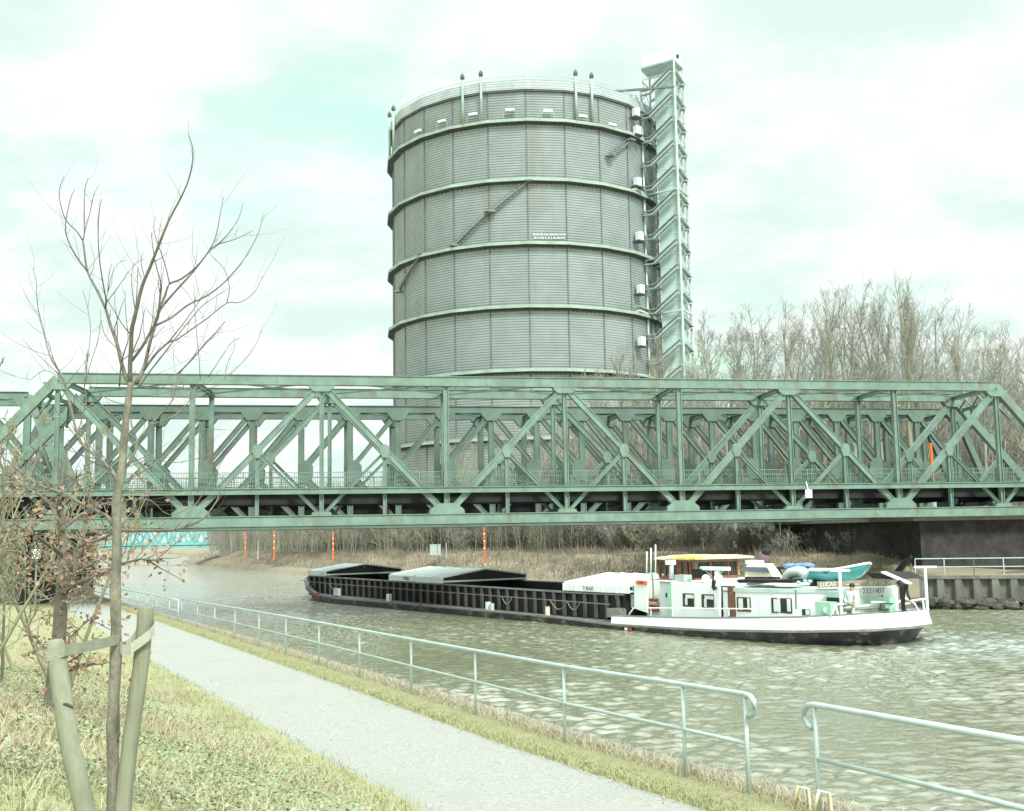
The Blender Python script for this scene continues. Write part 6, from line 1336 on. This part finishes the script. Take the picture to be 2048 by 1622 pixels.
# ------------------------------------------------------------------ older beech tree behind it, with brown leaves
bt = atY(98, 1445, 12.0); bt = V((bt.x, bt.y, groundz(bt.x, bt.y)))
bee = thing('beech_tree', bt, 'small dark-trunked beech behind the left stake still holding brown leaves', 'tree')
def bpts(pts, dep): return [atY(u, v, dep + e) for u, v, e in pts]
MB().tube([bt - V((0, 0, .2))] + bpts([(100, 1440, 0), (108, 1360, 0), (117, 1290, 0), (121, 1230, 0), (124, 1180, 0), (126, 1120, .05), (122, 1050, .1), (118, 990, .1), (130, 930, .2), (138, 880, .2)], 12.0), [.095, .085, .078, .072, .068, .062, .045, .035, .026, .018, .008], 10).build('trunk', M_barkd, bee, True)
LB = [([(126, 1185, 0), (142, 1155, -.2), (148, 1120, -.3), (147, 1090, -.4)], .03), ([(124, 1182, 0), (165, 1163, -.4), (205, 1148, -.7), (232, 1130, -.9), (280, 1118, -1.1), (330, 1122, -1.3)], .028), ([(147, 1135, -.3), (180, 1132, -.5), (195, 1120, -.6)], .018), ([(124, 1110, 0), (85, 1080, -.3), (50, 1060, -.5), (20, 1040, -.6)], .025), ([(122, 1060, 0), (160, 1030, .3), (200, 1010, .5), (240, 1000, .6)], .022), ([(120, 1020, 0), (80, 990, .3), (40, 970, .4), (10, 960, .5)], .02), ([(124, 1150, 0), (90, 1130, .4), (60, 1125, .6)], .016), ([(126, 1140, 0), (170, 1095, .6), (215, 1070, .9), (270, 1060, 1.1)], .02), ([(148, 1100, -.3), (190, 1075, -.6), (225, 1060, -.8)], .014), ([(118, 1000, 0), (150, 960, .2), (175, 930, .3)], .014), ([(118, 990, 0), (90, 950, .1), (75, 900, .1)], .014), ([(116, 1300, 0), (150, 1265, -.3), (178, 1240, -.4)], .012), ([(112, 1330, 0), (80, 1290, .3), (60, 1260, .4)], .01), ([(112, 1340, -.1), (160, 1310, -.5), (200, 1270, -.7)], .012), ([(110, 1350, -.1), (150, 1340, -.4), (190, 1325, -.6)], .01), ([(126, 1185, 0), (160, 1190, -.4), (190, 1175, -.6)], .012)]
lv = []; rt = random.Random(77)
for pts, r0 in LB:
    p = bpts(pts, 12.0); br = MB().tube(p, [r0 * (1 - .75 * i / (len(p) - 1)) for i in range(len(p))], 6).build('branch', M_barkd, bee, True); sm_b = MB()
    for i in range(len(p) - 1):
        for k in range(6):
            q = p[i].lerp(p[i + 1], rt.random()); dr = V((rt.gauss(0, 1), rt.gauss(0, .8), rt.gauss(.15, .6))).normalized(); L_ = rt.uniform(.12, .5); c = [q]
            for e in range(3): dr = (dr + V((rt.gauss(0, .2), rt.gauss(0, .2), rt.gauss(0, .2)))).normalized(); q = q + dr * L_ / 3; c.append(q)
            sm_b.tube(c, [.006, .005, .004, .002], 4, False)
            nl = rt.choice((1, 2, 3, 4)) if not (len(pts) == 3 and pts[0][1] < 1010) else 1
            for e in range(nl): j = rt.randrange(3); lv.append((c[j].lerp(c[j + 1], rt.random()), rt.uniform(.018, .036)))
    sm_b.build('twigs', M_barkd, br)['kind'] = 'stuff'
for c_, n_l, sx, sz in (((85, 1030), 300, .45, .32), ((165, 1110), 260, .42, .25), ((200, 1120), 160, .5, .18), ((60, 1080), 130, .4, .25), ((115, 1005), 110, .5, .15), ((160, 1260), 200, .28, .22), ((165, 1330), 260, .25, .28), ((115, 1300), 70, .2, .2), ((280, 1110), 60, .35, .12)):
    o_ = atY(*c_, 11.8)
    for _ in range(int(n_l * .45)): lv.append((o_ + V((rt.gauss(0, sx), rt.gauss(0, .4), rt.gauss(0, sz))), rt.uniform(.018, .04)))
def leafmesh(L_, name, m, par=None, droop=.5, rng=rt):
    vs, fs = [], []
    for p, s in L_:
        a = V((rng.gauss(0, 1), rng.gauss(0, 1), rng.gauss(-droop, .6))).normalized(); b = a.cross(V((rng.gauss(0, 1), rng.gauss(0, 1), rng.gauss(0, 1)))).normalized(); c = a.cross(b) * .25
        k = len(vs); vs += [p, p + (a * .5 + b * .36 + c) * s * 1.7, p + a * s * 1.9, p + (a * .5 - b * .36 + c) * s * 1.7]; fs.append((k, k + 1, k + 2, k + 3))
    return npmesh(name, np.array([tuple(v) for v in vs]), np.array(fs), m, par)
lo = leafmesh(lv, 'leaves', M_leafb, bee)
lo['kind'] = 'stuff'

# twiggy bushes and thin young trees at the left edge
def clump(name, loc, H, n, spread, seed, label, cat, m, grp=None, rad=.03, lean=.25):
    W_ = []; r = np.random.default_rng(seed)
    for k in range(n):
        w2, t2 = grow(int(r.integers(1e6)), H * r.uniform(.7, 1.05), .32, 9, 5, 4, rad, .12, lean, .4); off = np.array([r.normal(0, spread), r.normal(0, spread), 0]); W_ += [(s[0] + off, s[1] + off, s[2], s[3]) for s in w2 + t2]
    t = thing(name, loc, label, cat, grp); v, f = tree_mesh(W_, .003, 4); npmesh('twigs', v + np.array(loc), f, m, t); return t
def gl_(u, v, dep): P = atY(u, v, dep); return V((P.x, P.y, groundz(P.x, P.y) - .03))
clump('bare_bush', gl_(-35, 1150, 13.5), 3.9, 13, .6, 5, 'tall dense twiggy bush cut by the left edge of the picture', 'bush', M_barkmid)
clump('bare_bush', gl_(-60, 1150, 20), 4.2, 9, .6, 9, 'grey twiggy bush behind the edge bush at the far left', 'bush', M_barkmid)
clump('bare_bush', gl_(-110, 1150, 40), 6.5, 8, 1.0, 14, 'large bare bush rising over the left picture edge', 'bush', M_bark, None, .05)
def young(u_t, v_t, u_b, v_b, dep, H, seed, label):
    b = gl_(u_b, v_b, dep); W_, T_ = grow(seed, H, .22, 12, 5, 3, .022, .45, .02, .5); t = thing('young_tree', b, label, 'tree', 'young staked trees along the bank')
    v, f = tree_mesh(W_, .006, 6); npmesh('trunk', v + np.array(b), f, M_pale if False else M_stake, t); v, f = tree_mesh(T_, .003, 3); npmesh('twigs', v + np.array(b), f, M_barkmid, t)
young(10, 1120, 5, 1300, 15, 3.6, 3, 'thin pale-stemmed young tree at the left picture edge')
young(22, 1130, 18, 1210, 38, 4.2, 4, 'second thin pale young tree just right of the edge one')
pb = gl_(70, 1213, 60); pt = atY(75, 1098, 60); pst = thing('signpost', pb, 'thin pale post with small white board in front of the brick pier', 'signpost')
MB().tube([pb, V((pb.x, pb.y, pt.z))], .055, 7).build('post', M_stake, pst); MB().box(V((pb.x, pb.y - .06, pt.z - .25)), (.45, .04, .5)).build('board', M_whitec, pst)
#@@ENDFORE
# ------------------------------------------------------------------ grass and low plants
r = np.random.default_rng(5)
def blades(name, X, Y, Z, hmin, hmax, wd, m, lean, label, cat, leaf=False):
    n = len(X); a = r.random(n) * 2 * np.pi; h = r.uniform(hmin, hmax, n); sx, sy = np.cos(a) * wd, np.sin(a) * wd; l = r.normal(0, lean, (n, 2))
    if leaf:
        e1 = r.normal(0, 1, (n, 3)); e1[:, 2] *= .45; e1 /= np.linalg.norm(e1, axis=1, keepdims=True); e2 = np.cross(e1, np.array([0, 0, 1.]) + r.normal(0, .35, (n, 3))); e2 /= np.linalg.norm(e2, axis=1, keepdims=True)
        s = r.uniform(.5, 1, n)[:, None] * wd; c = np.stack([X, Y, Z + r.uniform(hmin, hmax, n)], 1)
        v = np.stack([c - e1 * s, c + e2 * s * .7, c + e1 * s, c - e2 * s * .7], 1).reshape(-1, 3); f = np.arange(4 * n).reshape(-1, 4)
    else:
        b = np.stack([X, Y, Z], 1); m1 = b + np.stack([l[:, 0] * h * .35, l[:, 1] * h * .35, h * .55], 1); t = b + np.stack([l[:, 0] * h, l[:, 1] * h, h * (1 - .3 * np.abs(l[:, 0]))], 1); s = np.stack([sx, sy, 0 * sx], 1)
        v = np.stack([b - s, b + s, m1 + s * .8, t, m1 - s * .8], 1).reshape(-1, 3); k = np.arange(n)[:, None] * 5; f = np.concatenate([k + np.array([[0, 1, 2, 4]])]); f2 = k + np.array([[4, 2, 3, 3]])
        f = np.concatenate([f, k + np.array([[4, 2, 3, 3]])]) if False else f
        tri = np.concatenate([k + np.array([[0, 1, 2]]), k + np.array([[0, 2, 4]]), k + np.array([[4, 2, 3]])]); f = tri
    return tag(npmesh(name, v, f, m), label, cat, kind='stuff')
def bank_pts(n, y0, y1, dmin, dmax, pw=1.6, edge=1.0):
    y = y0 + (y1 - y0) * r.random(n) ** pw; d = dmin + (dmax - dmin) * r.random(n) ** edge
    x = np.array([fx(a) - pathw(a) for a in y]) - d; z = np.array([bankz(a, b) for a, b in zip(x, y)]); return x, y, z, d
def vis(x, y): u = 1024 + FPX * x / y; return (u > -60) & (u < 2110)
def noise2(x, y, s, ph=0): return np.sin(x * s + ph + 1.7 * np.sin(y * s * .7 + ph)) * np.cos(y * s * 1.1 - ph + 1.3 * np.sin(x * s * .6))
x, y, z, d = bank_pts(150000, 5.2, 34, -.12, 13, 1.5, .9); k = vis(x, y) & ((d < .7 + .5 * noise2(x, y, 1.3)) | (noise2(x, y, .9, 2) + r.normal(0, .5, len(x)) > .1))
blades('grass', x[k], y[k], z[k] - .01, .03, .14, .0045, M_blade, .7, 'short yellow-green grass on the bank left of the path', 'grass')
x, y, z, d = bank_pts(120000, 5.2, 28, .3, 12, 1.4, .85); k = vis(x, y) & (noise2(x, y, .8, 5) + r.normal(0, .55, len(x)) > .15)
blades('dry_grass', x[k], y[k], z[k], .06, .26, .0035, M_dry, 1.0, 'tangled dry straw-coloured grass on the foreground bank', 'dry grass')
x, y, z, d = bank_pts(115000, 5.4, 24, .35, 12, 1.4, .8); k = vis(x, y) & (noise2(x, y, 1.1, 9) + .4 * noise2(x, y, 3.1, 1) + r.normal(0, .3, len(x)) > .0)
blades('ground_ivy', x[k], y[k], z[k], .01, .13, .026, M_ivy, 0, 'carpet of small bramble and ivy leaves on the foreground bank', 'ground cover', True)
x, y, z, d = bank_pts(2600, 8, 20, .2, 8, 1.3, .7); k = vis(x, y) & (noise2(x, y, .5, 3) > .1)
blades('fallen_leaves', x[k], y[k], z[k], .0, .04, .03, M_leafb, 0, 'scattered fallen brown leaves on the bank', 'leaves', True)
# verge grass between path and quay
n = 60000; y = 8 + 62 * r.random(n) ** 1.7; o = r.uniform(-.74, .46, n) + r.normal(0, .06, n); x = np.array([fx(a) for a in y]) + o; z = np.array([pz(a) for a in y]) + .03; k = vis(x, y)
blades('verge_grass', x[k], y[k], z[k], .03, .10, .005, M_blade, .7, 'strip of mown grass between path and canal railing', 'grass')
n = 9000; y = 9 + 40 * r.random(n) ** 1.6; o = r.uniform(-.1, .6, n); x = np.array([fx(a) for a in y]) + o; z = np.array([pz(a) for a in y]) + .05; k = vis(x, y)
blades('verge_dry_grass', x[k], y[k], z[k], .06, .2, .004, M_dry, .9, 'dry stalks along the foot of the canal railing', 'dry grass')
n = 420; y = 8.5 + 45 * r.random(n) ** 1.5; o = np.where(r.random(n) < .6, -.75 - np.abs(r.normal(0, .25, n)), -3.4 + np.abs(r.normal(0, .3, n)) * -1 + .35); x = np.array([fx(a) for a in y]) + o; z = np.array([pz(a) for a in y]) + .025; k = vis(x, y)
blades('path_litter', x[k], y[k], z[k], .0, .012, .022, M_dry, 0, 'small dry leaves lying along both edges of the path', 'leaves', True)
n = 16000; mi_ = r.integers(0, len(md), n); mp_ = np.array(md)[mi_] + np.column_stack([r.normal(0, .4, n), r.normal(0, .5, n), np.zeros(n)])
blades('mound_grass', mp_[:, 0], mp_[:, 1], mp_[:, 2] - .08, .12, .42, .02, M_dry, .6, 'rough dry grass tufts on the mound behind the barge stern', 'dry grass')
